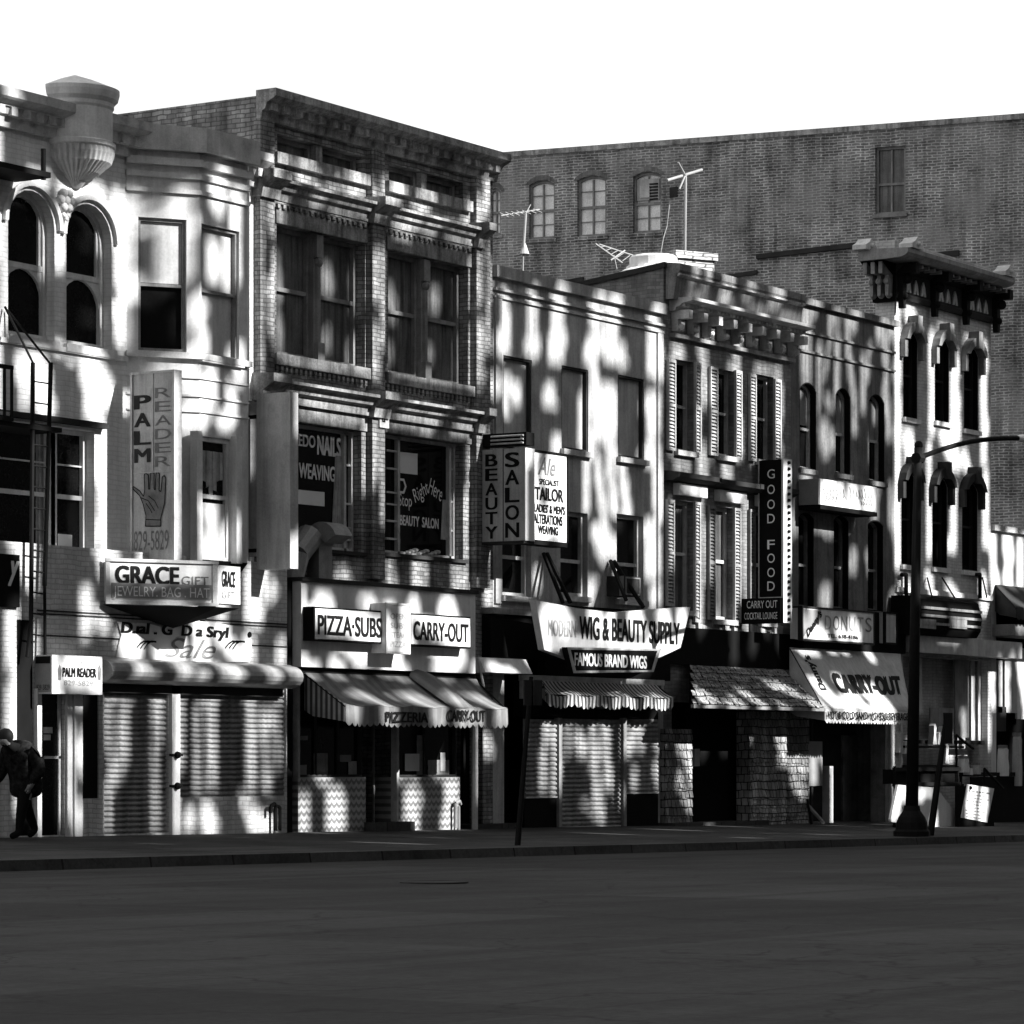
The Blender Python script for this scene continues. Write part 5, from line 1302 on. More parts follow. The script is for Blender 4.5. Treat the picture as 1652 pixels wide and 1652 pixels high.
# ------------------------------------------------------------------ dark stucco house
X5 = X(1443)
xl = X4 + .005
b5 = house('dark_stucco_house', 'dark stained stucco house with narrow arch-headed windows', X4 + .1)
zt5 = Z(1358, 504)
u5 = [R0(1290, 1317, 617, 757, ), R0(1348, 1372, 626, 765), R0(1402, 1427, 636, 777)]
l5 = [R0(1288, 1313, 827, 980), R0(1345, 1369, 832, 983), R0(1400, 1425, 839, 986)]
u5 = [(*h[:4], .18) for h in u5]; l5 = [(*h[:4], .12) for h in l5]
gd = (X(1306), X(1433), base(X4) - .4, Z(1360, 1150), 0)
m = MB(); wall(m, xl, X5, ZB, zt5, 0, u5 + l5 + [gd], .26); shell(m, xl, X5, ZB, zt5, 10, .8)
m.build('wall', 'dark_plaster', b5)
MB().poly([(xl, .02, zt5 - .02), (X5, .02, zt5 - .02), (X5, 10, zt5 - .8), (xl, 10, zt5 - .8)]).build('roof', 'tar', b5)
MB().sweep([(.3, zt5 + .1), (-.12, zt5 + .1), (-.12, zt5 - .04), (0, zt5 - .04), (.3, zt5)], xl, X5 - .005).build('coping', 'dark_plaster', b5)
for dz in (-.62, -1.05): MB().box(xl, X5 - .01, -.05, .003, zt5 + dz - .05, zt5 + dz).build('string_course', 'dark_plaster', b5)
for h in u5: shade_ring(b5, h, .24); window(b5, h, 0, .24, .06, rail=.47, fm='trim', pm='glass', sill=.06, sm='dark_plaster', blind=.5 if h is not u5[0] else .45, bm='grey_trim')
for h in l5: shade_ring(b5, h, .24); window(b5, h, 0, .24, .06, rail=.45, fm='grey_trim', pm='glass', sill=.06, sm='dark_plaster')
MB().box(gd[0], gd[1], 1.0, 1.06, ZB, gd[3]).build('door', 'dark_trim', b5)
MB().box(X(1366, 1.0) - .3, X(1390, 1.0), .95, .998, base(X5), base(X5) + 2.0).build('door_leaf', 'grey_trim', b5)
MB().box(gd[0] - .0, gd[0] + .08, -.05, .1, base(X4) - .1, gd[3]).build('door_post', 'dark_trim', b5)
x0, x1 = X(1337, -.06), X(1343, -.06); MB().box(x0, x1, -.08, .1, base(x0) - .1, Z(1340, 1236, -.06)).build('door_post', 'trim', b5)
x0, x1 = X(1427, -.06), X(1433, -.06); MB().box(x0, x1, -.08, .3, base(x0) - .1, Z(1430, 1165)).build('door_post', 'grey_trim', b5)
x0, x1 = X(1435, -.1), X(1441, -.1); MB().box(x0, x1, -.13, .1, base(x0) - .1, Z(1438, 1165)).build('door_post', 'trim', b5)
MB().box(xl + .05, X5 - .03, -.3, -.004, Z(1358, 1050), Z(1358, 985)).build('shop_fascia', 'black', b5)
m = MB()
q = RC(1303, 1325, 1196, 1268, -.06); MB().box(q[0], q[1], -.09, -.01, q[2], q[3]).build('wall_poster', 'sign_mid', b5)
y = -.55
x0, x1, z0, z1 = RC(1323, 1414, 779, 820, y)
sg = sign('upper_sign', 'white box sign with illegible grey script between the two rows of narrow windows', (x0, y, z0))
MB().box(x0, x1, y, -.02, z0, z1).build('sign_box', 'sign_white', sg)
MB().box(x0 - .0, x1 + .02, y - .01, -.02, z0 - .1, z0 - .003).build('sign_base', 'black', sg)
MB().box(x0 - .03, x0 - .003, y + .02, -.04, z0, z1).build('side_face', 'sign_mid', sg)
random.seed(3)
m = MB()
def scribble(m, u0, u1, vc, amp, n, y, wd, slope=.12):
    P = []
    for k in range(n * 4 + 1):
        q = k / (n * 4); a = k * math.pi / 2
        P.append((u0 + (u1 - u0) * q + 2.0 * math.sin(a + .8), vc + slope * (u1 - u0) * q + amp * math.cos(a) * (.6 + .7 * random.random())))
    for (a, b), (c_, d) in zip(P[:-1], P[1:]):
        p0, p1 = (X(a, y), Z(a, b, y)), (X(c_, y), Z(c_, d, y))
        m.prism([(p0[0] - wd, p0[1]), (p0[0] + wd, p0[1] - wd), (p1[0] + wd, p1[1]), (p1[0] - wd, p1[1] + wd)], y - .006, y - .001)
for a in ((1327, 1364, 794, 7, 7), (1370, 1408, 796, 8, 8), (1388, 1408, 811, 3, 5), (1330, 1352, 803, 4, 4)): scribble(m, *a, y, .014)
m.build('script_lettering', 'ink_grey', sg)
y = -.62
x0, x1, z0, z1 = RC(1295, 1409, 985, 1034, y)
sg = sign('doughnut_sign', 'white sign with grey doughnut lettering and a dark slanted corner', (x0, y, z0))
MB().box(x0, x1, y, -.31, z0, z1).build('sign_board', 'sign_white', sg)
m = MB(); m.prism([(x0 + .02, z0 + .03), (X(1325, y), z1 - .03), (x0 + .02, z1 - .03)], y - .004, y - .001); m.build('corner_panel', 'sign_mid', sg)
m = MB(); m.ring(outline(x0 - .04, x1 + .04, z0 - .04, z1 + .04), outline(x0, x1, z0, z1), y - .02, y + .1); m.build('sign_frame', 'dark_trim', sg)
xc, zc_ = X(1313, y), Z(1313, 1007, y); text(sg, F0, "Danny's", xc - .42, xc + .42, zc_ - .11, zc_ + .11, y - .008, 'ink', bold=.03, shear=.2, rot=R(37), name='script_lettering')
for k, ch in enumerate('DONUTS'):
    tpx(sg, F0, ch, 1331 + k * 13, 1341 + k * 13, 993 + k * .7, 1016 + k * .8, y - .004, 'ink_grey' if ch in 'ONS' and k < 3 or k == 5 else 'ink_pale', bold=-.01)
tpx(sg, F0, 'TEL. 638-4186', 1335, 1384, 1024, 1030, y - .003, 'ink', bold=.02, name='phone_number')
aw5, g5 = awning('carry_out_awning', 'pale canvas awning with heavy black capitals over the dark doorway', 1274, 1452, 1050, -.31, 1331, 1470, 1146, -1.2, 18, 'canvas_white', scal=.12, sag=.03, smat='canvas_white')
xa, xb, fa, fb, za, zb2, zv = g5
# lettering laid on the sloping cloth
def slope_text(par, s, p0, p1, q0, q1, mat, bold, g, yt, yf, rot90=False, shear=0, name='lettering'):
    xa, xb, fa, fb, za, zb2, zv = g
    o = text(par, F0, s, 0, 1, 0, 1, 0, mat, bold, shear, name)
    org = np.array(par['org'])
    for v in o.data.vertices:
        c = np.array(v.co) + org
        a, b = (c[0], c[2]) if not rot90 else (1 - c[2], c[0])
        p, q = p0 + (p1 - p0) * a, q1 + (q0 - q1) * b
        x = (xa + (xb - xa) * p) * (1 - q) + (fa + (fb - fa) * p) * q
        yy = yt + (yf - yt) * q; zz = za + (zb2 - za) * q - .03 * 4 * q * (1 - q) * (1 + .4 * math.sin(p * 19))
        nn = np.array([0, -(za - zb2), (yt - yf)]); nn = np.array([0, nn[1], nn[2]]) / np.linalg.norm(nn)
        v.co = Vector(np.array([x, yy, zz]) + np.array([0, -(za - zb2), (yt - yf)]) / math.hypot(za - zb2, yt - yf) * .02 - org)
    return o
slope_text(aw5, 'CARRY-OUT', .25, .93, .40, .70, 'ink', .05, g5, -.31, -1.2)
slope_text(aw5, "Danny's", .07, .15, .12, .66, 'ink', .03, g5, -.31, -1.2, rot90=True, name='script_lettering')
tpx(aw5, F0, 'HOT & COLD SANDWICHES & BEVERAGES', 1335, 1468, 1149, 1161, -1.245, 'ink', bold=.02, name='valance_lettering')
y = -.45
x0, x1, z0, z1 = RC(1428, 1446, 989, 1038, y)
sg = sign('narrow_sign', 'narrow upright pale sign box at the edge of the white corner house', (x0, y, z0))
MB().box(x0, x1, y, -.06, z0, z1).build('sign_box', 'sign_grey', sg)
MB().ring(outline(x0 - .02, x1 + .02, z0 - .02, z1 + .02), outline(x0 + .02, x1 - .02, z0 + .02, z1 - .02), y - .02, y + .05).build('sign_frame', 'iron', sg)
bx, by = X(1312, -.9), -.9
br = thing('leaning_pipe', 'short metal pipe leaning against the shingled wall', 'pipe', (bx, by, walk(bx, by)))
m = MB(); m.tube((X(1328, -1.1), -1.1, walk(X(1328, -1.1), -1.1) + .04), (X(1304, -.45), -.45, Z(1304, 1300, -.45)), .04); m.build('shaft', 'grey_trim', br)
MB().tube((X(1309, -.7), -.7, walk(bx, by)), (X(1302, -.45), -.45, Z(1302, 1290, -.45)), .03).build('brace', 'iron', br)

# ------------------------------------------------------------------ white corner house
X6 = X(1599)
xl = X5 + .005
b6 = house('corner_house', 'white brick house with a heavy black bracketed cornice and hooded windows', X5 + .1)
zt6 = Z(1521, 470)
u6 = [R0(1457, 1480, 535, 675), R0(1508, 1531, 547, 681), R0(1555, 1578, 560, 694)]
l6 = [R0(1454, 1477, 762, 912), R0(1504, 1528, 770, 916), R0(1552, 1577, 778, 921)]
u6 = [(*h[:4], .22) for h in u6]; l6 = [(*h[:4], .22) for h in l6]
gd = (xl + .25, X6 - .2, base(X5) - .5, Z(1520, 1062), 0)
m = MB(); wall(m, xl, X6, ZB, zt6 + .9, 0, u6 + l6 + [gd], .24); shell(m, xl, X6, ZB, zt6 + .9, .5); shell(m, xl + .01, X6 - .01, ZB, zt5 - 1.6, 9, 0, .5)
m.build('wall', 'white_wall2', b6)
MB().poly([(xl, .1, zt6 + .7), (X6, .1, zt6 + .7), (X6, .5, zt6 + .7), (xl, .5, zt6 + .7)]).build('roof', 'tar', b6)
for h in u6 + l6:
    shade_ring(b6, h, .22); window(b6, h, 0, .22, .05, rail=.5, fm='dark_trim', pm='glass', sill=.08, sm='white')
    e = .17; zs = h[3] - h[4]
    oo = [(h[0] - e, zs - .42), (h[0] - .02, zs - .42), (h[0] - .02, zs - .05)] + arc(h[0] - .02, h[1] + .02, zs - .05, h[4] + .06, 8)[::-1] + [(h[1] + .02, zs - .42), (h[1] + e, zs - .42), (h[1] + e, h[3] + .10), ((h[0] + h[1]) / 2 + .12, h[3] + .30), ((h[0] + h[1]) / 2 - .12, h[3] + .30), (h[0] - e, h[3] + .10)]
    m = MB(); 
    L = [(h[0] - e, zs - .42), (h[0] - .02, zs - .42), (h[0] - .02, zs), (h[0] - e, zs)]
    m.prism(L, -.14, 0); m.prism([(h[1] + .02, zs - .42), (h[1] + e, zs - .42), (h[1] + e, zs), (h[1] + .02, zs)], -.14, 0)
    top = arc(h[0] - e, h[1] + e, zs, h[4] + .22, 8); bot = arc(h[0] - .02, h[1] + .02, zs, h[4] + .01, 8)
    for k in range(8): m.prism([top[k], top[k + 1], bot[k + 1], bot[k]], -.2, 0)
    xm = (h[0] + h[1]) / 2; m.box(xm - .12, xm + .12, -.27, .0, h[3] - .05, h[3] + .36)
    m.build('window_hood', 'dark_trim' if h in l6 else 'grey_trim', b6)
# cornice that returns along the side
yc6 = -.72
zc = Z(1461, 399, yc6); xcl, xcr = X(1461, yc6), X(1634, yc6)
c6 = MB().sweep([(yc6, zc - .16), (yc6 - .06, zc - .10), (yc6 - .06, zc + .0), (.5, zc + .05), (.5, zc - .22), (-.16, zc - .22), (yc6 + .12, zc - .20)], xcl, xcr).build('cornice', 'grey_trim', b6)
m = MB(); m.sweep([(-.0, zc - 1.02), (-.10, zc - 1.02), (-.13, zc - .92), (-.10, zc - .86), (-.10, zc - .40), (-.3, zc - .25), (-.5, zc - .225), (0, zc - .225)], xl - .12, X6 + .06); m.build('cornice_frieze', 'dark_trim', c6)
FR6 = Fr(xl, 0, R(-90))
m = MB(FR6); m.sweep([(0, zc - 1.10), (-.14, zc - 1.10), (-.2, zc - .9), (-.2, zc - .5), (xcl - xl + .1, zc - .225), (0, zc - .225)], -.5, 0.09); m.build('cornice_return', 'black', c6)
for k in range(3):
    a = -.45 + k * .20
    m = MB(FR6); m.box(a, a + .10, xcl - xl + .15, -.19, zc - .52, zc - .226); m.prism([(a + .01, zc - 1.0), (a + .09, zc - 1.0), (a + .10, zc - .52), (a, zc - .52)], -.42, -.19); m.ball((a + .05, -.40, zc - .66), .09, 7); m.ball((a + .05, -.3, zc - .98), .075, 7); m.build('bracket', 'grey_trim', c6)
for k in range(4):
    xa = xl - .02 + k * (X6 - xl - .12) / 3
    m = MB()
    m.prism([(xa + .02, zc - 1.26), (xa + .13, zc - 1.26), (xa + .16, zc - .9), (xa + .16, zc - .45), (xa - .02, zc - .45), (xa - .02, zc - .9)], -.24, -.101)
    m.box(xa - .03, xa + .17, -.58, -.101, zc - .46, zc - .227); m.ball((xa + .07, -.32, zc - .58), .12, 8); m.ball((xa + .07, -.24, zc - .98), .09, 8)
    m.build('bracket', 'iron', c6)
for k in range(16):
    xa = xl + .05 + k * (X6 - xl - .15) / 15.5
    MB().box(xa, xa + .09, -.52, -.2, zc - .31, zc - .23).build('modillion', 'grey_trim', c6)
for k in range(3):
    for j in range(3):
        xa = xl + .36 + k * (X6 - xl - .12) / 3 + j * .40
        P = [(xa, zc - .84), (xa + .10, zc - .84), (xa + .14, zc - .74), (xa + .18, zc - .84), (xa + .28, zc - .84), (xa + .22, zc - .62), (xa + .14, zc - .50), (xa + .06, zc - .62)]
        MB().prism(P, -.135, -.101).build('frieze_ornament', 'trim', c6)
for x, y in ((xcl + .1, .3), (xcl + .45, yc6), (xcr - .35, yc6)):
    m = MB()
    m.prism([(x - .3, zc + .02), (x + .3, zc + .02), (x + .3, zc + .12), (x + .12, zc + .2), (x, zc + .3), (x - .12, zc + .2), (x - .3, zc + .12)], y - .1, y + .25); m.ball((x, y - .12, zc + .13), .06, 7); m.build('finial', 'trim', c6)
MB().box(xl + .02, X6 - .02, -.06, -.003, Z(1520, 962), Z(1520, 954)).build('string_course', 'white', b6)
for u in (1462, 1581): 
    m = MB(); x = X(u, -.1); m.tube((x, -.1, Z(u, 965, -.1)), (x, -.1, Z(u, 927, -.1)), .05); m.tube((x, -.1, Z(u, 927, -.1)), (x - .25, -.1, Z(u, 928, -.1)), .05); m.build('vent_pipe', 'iron', b6)
MB().box(xl + .03, X(1640, -.35), -.5, -.004, Z(1530, 1056, -.35), Z(1530, 1029, -.35)).build('shop_fascia', 'galv', b6)
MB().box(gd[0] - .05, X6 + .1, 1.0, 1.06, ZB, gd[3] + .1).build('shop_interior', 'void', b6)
yb = -.05
for u0, u1, v0, v1, mt in ((1500, 1538, 1142, 1176, 'grey_trim'), (1482, 1486, 1062, 1150, 'trim'), (1540, 1562, 1062, 1190, 'grey_trim'), (1566, 1572, 1060, 1195, 'sign_grey'), (1577, 1584, 1062, 1195, 'trim'), (1588, 1596, 1062, 1198, 'sign_mid')):
    q = RC(u0, u1, v0, v1, .2); MB().box(q[0], q[1], .18, .22, q[2], q[3]).build('shop_window_panel', mt, b6)
MB().box(gd[0], gd[0] + .1, -.05, .12, ZB, gd[3]).build('door_post', 'trim', b6)
MB().box(gd[0], X6 - .2, .1, .2, Z(1520, 1200), Z(1520, 1194)).build('window_rail', 'iron', b6)
# dark canopy sign with metal strips
y = -.8
x0, x1, z0, z1 = RC(1484, 1582, 964, 1026, y)
sg = sign('canopy_sign', 'black barrel-shaped canopy sign with metal bands over the corner shop', ((x0 + x1) / 2, y, z0), 'canopy')
m = MB(); pr = [(-.06, z0), (y + .1, z0), (y, z0 + .15), (y - .04, (z0 + z1) / 2), (y + .06, z1 - .08), (y + .2, z1), (-.06, z1)]; m.sweep(pr, x0, x1); m.build('body', 'black', sg)
for q in (.28, .48, .68):
    zq = z0 + (z1 - z0) * q; MB().box(x0 + .02, x1 - .05, y - .065, y - .03, zq - .03, zq + .03).build('metal_band', 'steel', sg)
for u0, u1 in ((1486, 1510), (1532, 1560)):
    q = RC(u0, u1, 999, 1014, y - .05); MB().box(q[0], q[1], y - .055, y - .028, q[2], q[3]).build('metal_panel', 'steel', sg)
for u0, u1 in ((1496, 1504), (1520, 1540), (1585, 1592)): MB().tube((X(u0, -.03), -.03, Z(u0, 932, -.03)), (X(u1, y + .25), y + .25, Z(u1, 964, y + .25)), .02).build('stay', 'iron', sg)

# ------------------------------------------------------------------ low building at the right end
X7 = X6 + 14
b7 = house('low_shop', 'low pale shop building at the right edge beyond the white corner house', X6 + .1)
zt7 = Z(1630, 860)
xl = X6 + .006
gd = (xl + .3, X7 - 1, base(X6) - .6, Z(1630, 950), 0)
m = MB(); wall(m, xl, X7, ZB, zt7, 0, [gd], .4); shell(m, xl, X7, ZB, zt7, 8)
m.build('wall', 'white', b7)
MB().poly([(xl, .1, zt7 - .1), (X7, .1, zt7 - .1), (X7, 8, zt7 - .3), (xl, 8, zt7 - .3)]).build('roof', 'tar', b7)
MB().box(xl, X7, -.1, .3, zt7 + .002, zt7 + .14).build('coping', 'trim', b7)
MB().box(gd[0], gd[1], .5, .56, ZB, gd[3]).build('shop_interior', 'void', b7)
MB().box(xl + .05, X7, -.6, .38, Z(1630, 1028), Z(1630, 1010)).build('fascia', 'grey_trim', b7)
for u0, u1, v0, v1, mt in ((1598, 1606, 1030, 1200, 'grey_trim'), (1609, 1616, 1065, 1150, 'trim'), (1620, 1640, 1052, 1150, 'sign_grey'), (1640, 1652, 1046, 1160, 'sign_white'), (1606, 1622, 1140, 1180, 'dark_trim')):
    q = RC(u0, u1, v0, v1, .3); MB().box(q[0], q[1], .28, .34, q[2], q[3]).build('shop_window_panel', mt, b7)
t7, g7 = awning('dark_awning', 'dark cloth awning at the far right end of the row', 1606, 1690, 948, -.02, 1640, 1740, 985, -.8, 16, 'dark_trim', scal=.2, smat='dark_trim')

# ------------------------------------------------------------------ tall brick party wall behind
p0 = np.array([47.0, -2.0])
FBG = Fr(p0[0], p0[1], R(-80))
bgb = thing('tall_brick_building', 'tall old brick building whose blank side wall rises behind the row', 'building', (p0[0] + 4, 6, -.5))
s0, s1 = FBG.X(760) - 4, FBG.X(1652) + 5
ztb = FBG.Z(790, 256)
wbs = [(788, 808, 303, 379), (853, 895, 291, 385), (931, 978, 283, 381), (1021, 1067, 277, 375)]
hb = [(*FBG.rect(*q), .12) for q in wbs]
hw4 = (*FBG.rect(1412, 1461, 205, 345), 0)
hw4 = (*hw4[:3], min(hw4[3], ztb - .5), 0)
m = MB(FBG); wall(m, s0, s1, -2, ztb, 0, hb + [hw4], .25)
m.poly([(s0, 0, -2), (s0, 12, -2), (s0, 12, ztb), (s0, 0, ztb)]); m.poly([(s1, 0, -2), (s1, 12, -2), (s1, 12, ztb), (s1, 0, ztb)])
m.build('wall', 'brick_bg', bgb)
m = MB(FBG); m.poly([(s0, .1, ztb - .05), (s1, .1, ztb - .05), (s1, 12, ztb - .05), (s0, 12, ztb - .05)]); m.build('roof', 'tar', bgb)
MB(FBG).box(s0, s1, -.06, .35, ztb + .002, ztb + .16).build('coping', 'stone2', bgb)
for k, h in enumerate(hb):
    wn = window(bgb, h, 0, .2, .07, rail=.48, cols=2, rows=4, fm='grey_trim', pm='glass_pale', fr=FBG, sill=.06, sm='brick_bg')
    if k == 3:
        x0, x1, z0, z1 = h[:4]
        m = MB(FBG); m.box(x0 + .1, x1 - .1, .1, .14, z0 + (z1 - z0) * .54, z1 - .2); m.build('boarding', 'board', wn)
        m = MB(FBG)
        for j in range(6): m.box(x0 + (x1 - x0) * .55, x1 - .14, .07, .1, z1 - .38 - j * .09, z1 - .34 - j * .09)
        m.build('vent_grille', 'black', wn)
        MB(FBG).box(x0 + .2, x0 + .5, .06, .1, z1 - .75, z1 - .4).build('vent_cover', 'trim', wn)
    e = arc(h[0] - .02, h[1] + .02, h[3] - h[4], h[4] + .02, 10); o = arc(h[0] - .12, h[1] + .12, h[3] - h[4], h[4] + .16, 10)
    m = MB(FBG)
    for j in range(10): m.prism([o[j], o[j + 1], e[j + 1], e[j]], -.012, .01)
    m.build('brick_arch', 'dark_plaster', bgb)
window(bgb, hw4, 0, .2, .07, rail=.45, cols=2, fm='grey_trim', pm='glass_dusty', fr=FBG, sill=.12, sm='grey_trim')
def bgbar(u0, v0, u1, v1, th, d=.08):
    a, za = FBG.px(u0, v0); b, zb_ = FBG.px(u1, v1)
    MB(FBG).prism([(a, za - th), (b, zb_ - th), (b, zb_), (a, za)], -d, .01).build('ledge', 'dark_trim', bgb)
bgbar(1222, 411, 1392, 391, .14, .14); bgbar(892, 456, 942, 447, .22); bgbar(1160, 446, 1222, 436, .12); bgbar(1514, 407, 1548, 404, .16, .1); bgbar(1081, 303, 1093, 301, .3, .05)
MB(FBG).tube((*[FBG.px(1108, 326)[0]], -.05, FBG.px(1108, 326)[1]), (FBG.px(1180, 321)[0], -.05, FBG.px(1180, 321)[1]), .012).build('cable', 'trim', bgb)

# ------------------------------------------------------------------ on the roofs
def at(u, v, y): x, z = F0.px(u, v, y); return (x, y, z)
yA = 4.0
an = thing('roof_antenna', 'small spindly aerial on a mast over the stucco house', 'antenna', at(843, 470, yA), 'roof antennas')
MB().tube(at(843, 470, yA), at(844, 410, yA), .018).tube(at(844, 410, yA), at(848, 345, yA), .03).build('mast', 'sign_mid', an)
m = MB(); m.tube(at(808, 348, yA), at(870, 338, yA + .6), .015)
for k in range(7):
    u = 812 + k * 9; m.tube(at(u - 6, 343 - k, yA + .1), at(u + 8, 350 - k * 1.2, yA + .1), .010)
m.tube(at(848, 345, yA), at(856, 330, yA), .01); m.build('aerial', 'sign_mid', an)
m = MB(); m.lathe(at(846, 410, yA), [(.11, 0), (.10, .03), (.04, .2), (.02, .24)], 10); m.build('flashing_cone', 'sign_grey', an)
yA = 6.0
an = thing('roof_antenna', 'tall white aerial mast with crossed arms by the brick chimney', 'antenna', at(1105, 408, yA), 'roof antennas')
MB().tube(at(1105, 408, yA), at(1106, 280, yA), .035).build('mast', 'sign_mid', an)
m = MB(); m.tube(at(1076, 291, yA - .2), at(1132, 274, yA + .4), .035); m.tube(at(1094, 262, yA), at(1105, 282, yA), .025); m.tube(at(1105, 284, yA), at(1096, 305, yA), .022); m.build('aerial', 'sign_mid', an)
yA = 3.0
an = thing('roof_antenna', 'fallen aerial lying across the roof edge beside the white vent', 'antenna', at(996, 436, yA), 'roof antennas')
m = MB(); m.tube(at(960, 393, yA), at(1012, 430, yA), .022); m.tube(at(966, 394, yA + .3), at(1024, 413, yA + .3), .018); m.tube(at(985, 420, yA), at(1008, 404, yA), .018); m.tube(at(990, 412, yA), at(995, 436, yA), .02)
for k in range(5): m.tube(at(968 + 9 * k, 399 + 5.5 * k, yA), at(976 + 10 * k, 397 + 3.8 * k, yA + .3), .009)
m.build('aerial', 'sign_mid', an)
yv = 2.4
c = at(1042, 440, yv)
vt = thing('roof_vent', 'fat white capped roof vent behind the parapet', 'roof vent', c)
rv = (at(1087, 430, yv)[0] - at(1022, 430, yv)[0]) * .30
m = MB(); m.lathe(at(1048, 436, yv), [(rv * 1.25, -.6), (rv * 1.25, -.05), (rv, .02), (rv * .95, .08)], 20); m.build('base_drum', 'sign_white', vt, smooth=False)
m = MB(); m.lathe(at(1054, 436, yv), [(rv, 0.08), (rv, .26), (rv * .9, .31), (0.001, .34)], 20); m.build('cap', 'sign_white', vt)
x0, z1 = F0.px(1092, 408, 4.5); x1, _ = F0.px(1156, 403, 4.5)
ch = MB(); zc0 = Z(1120, 470, 4.5)
chm = thing('roof_chimney', 'low pale brick chimney behind the bracketed parapet', 'chimney', ((x0 + x1) / 2, 4.5, zc0 - .8))
MB(Fr(x0, 4.5, R(-28))).box(0, 1.05, 0, .8, zc0 - .8, z1 - .12).build('stack', 'brick_ch', chm)
MB(Fr(x0, 4.5, R(-28))).box(-.06, 1.12, -.06, .86, z1 - .118, z1 + .06).build('cap', 'brick_ch', chm)
m = MB(); m.path([at(1066, 408, 5), at(1070, 385, 5), at(1076, 365, 5), at(1080, 330, 5)], .012); o = m.build('wire', 'grey_trim', thing('roof_wire', 'thin loose wire standing up behind the white vent', 'wire', at(1066, 410, 5)))

# ------------------------------------------------------------------ street furniture
yk = -6.1
def gp(u, y): x = X(u, y); return np.array([x, y, walk(x, y)])
p = gp(1471, yk)
sl = thing('street_lamp', 'dark street lamp with a long arm reaching out of the picture', 'street lamp', tuple(p))
zt = Z(1480, 722, yk)
hb_ = Z(1471, 1308, yk) - p[2]
m = MB(); m.lathe(tuple(p), [(.36, 0), (.36, .10), (.32, .14), (.30, hb_ * .55), (.26, hb_ * .75), (.17, hb_), (.15, hb_ + .1)], 16); m.build('base', 'iron', sl, smooth=False)
m = MB(); m.tube(p + [0, 0, hb_], (X(1481, yk), yk, zt), .125, .075, 14); m.build('pole', 'iron', sl, smooth=True)
m = MB(); m.ball((X(1482, yk), yk, zt + .05), .09, 8); m.build('pole_cap', 'iron', sl)
aS, aE = np.array((X(1481, yk), yk, Z(1486, 740, yk))), None
ye = yk - .4
xe, ze = F0.px(1642, 707, ye)
P = []
for k in range(9):
    q = k / 8; P.append(aS * (1 - q) + np.array([xe, ye, ze]) * q + np.array([0, 0, .12 * math.sin(math.pi * q)]))
m = MB(); m.path(P, .05, 9); m.tube(aS + [-.1, 0, 0], aS + [.12, 0, .0], .11); m.build('arm', 'iron', sl)
m = MB(); e = P[-1]; d = np.array([1, -.08, .06])
rows = []
for q, wy, hz in ((0, .06, .05), (.15, .13, .08), (.5, .17, .1), (.8, .12, .07), (.9, .03, .02)):
    c = e + d * q; rows.append([m.pt(c + np.array([0, wy * math.cos(a), hz * math.sin(a)])) for a in np.linspace(0, 2 * math.pi, 10, endpoint=False)])
for a, b in zip(rows[:-1], rows[1:]):
    for k in range(10): m.f.append([a[k], a[(k + 1) % 10], b[(k + 1) % 10], b[k]])
m.f.append(rows[-1]); m.f.append(rows[0][::-1]); m.build('lamp_head', 'sign_white', sl, smooth=True)
# signposts
yq = -5.9
p = gp(835, yq)
sp = thing('signpost', 'leaning dark signpost on the kerb in front of the stucco house', 'signpost', tuple(p))
top = np.array((X(857, yq), yq, Z(857, 1092, yq)))
m = MB(); m.tube(p, top, .05, .035, 8); m.build('pole', 'iron', sp)
for a, b, nm in ((845, 857, 'plate'), (861, 874, 'plate')):
    x0, x1, z0, z1 = RC(a, b, 1097, 1138, yq - .06); MB().box(x0, x1, yq - .07, yq - .05, z0, z1).build('sign_plate', 'dark_trim', sp)
MB().box(X(844, yq), X(875, yq), yq - .045, yq - .03, Z(858, 1110, yq), Z(858, 1106, yq)).build('crossbar', 'iron', sp)
p = gp(1501, yq)
sp = thing('signpost', 'slanting dark post on the kerb right of the street lamp', 'signpost', tuple(p))
m = MB(); m.tube(p, (X(1525, yq), yq, Z(1525, 1170, yq)), .075, .055, 8); m.build('pole', 'iron', sp)
m = MB(); x0, x1, z0, z1 = RC(1518, 1531, 1150, 1200, yq); m.box(x0, x1, yq - .08, yq - .05, z0, z1); m.build('sign_plate', 'iron', sp)
# street stall: pale panel, rail, goods, price board
yr = -2.2
rl = thing('iron_railing', 'black railing with a flat rail in front of the corner shop', 'railing', tuple(gp(1490, yr)))
for v in (1238, 1262):
    MB().box(X(1442, yr), X(1548, yr), yr - .04, yr + .04, Z(1495, v + 6, yr), Z(1495, v, yr)).build('rail', 'iron', rl)
for u in (1443, 1478, 1512, 1545):
    x = X(u, yr); MB().tube((x, yr, walk(x, yr)), (x, yr, Z(u, 1236, yr)), .03).build('post', 'iron', rl)
m = MB(); m.box(X(1444, yr) , X(1546, yr), yr + .05, yr + .3, Z(1495, 1264, yr), Z(1495, 1241, yr)); m.build('back_panel', 'black', rl)
yp = -2.7
pn = thing('slanted_panel', 'pale slanted panel leaning low behind the street lamp base', 'panel', tuple(gp(1490, yp)))
pts = [(1437, 1322), (1449, 1266), (1511, 1271), (1546, 1317), (1543, 1338), (1500, 1334), (1438, 1326)]
m = MB(); m.prism([(X(u, yp), Z(u, v, yp)) for u, v in pts][::-1], yp, yp + .06); m.build('board', 'sign_white', pn)
MB().box(X(1452, yp), X(1500, yp), yp + .07, yp + .18, walk(X(1490), yp) - .1, Z(1490, 1330, yp)).build('support', 'black', pn)
yb = -2.9
pb = thing('price_board', 'tilted white handwritten price board on a dark stand', 'board', tuple(gp(1576, yb)))
FP = Fr(X(1576, yb), yb, 0)
pts = [(1551, 1319), (1593, 1327), (1604, 1272), (1561, 1265)]
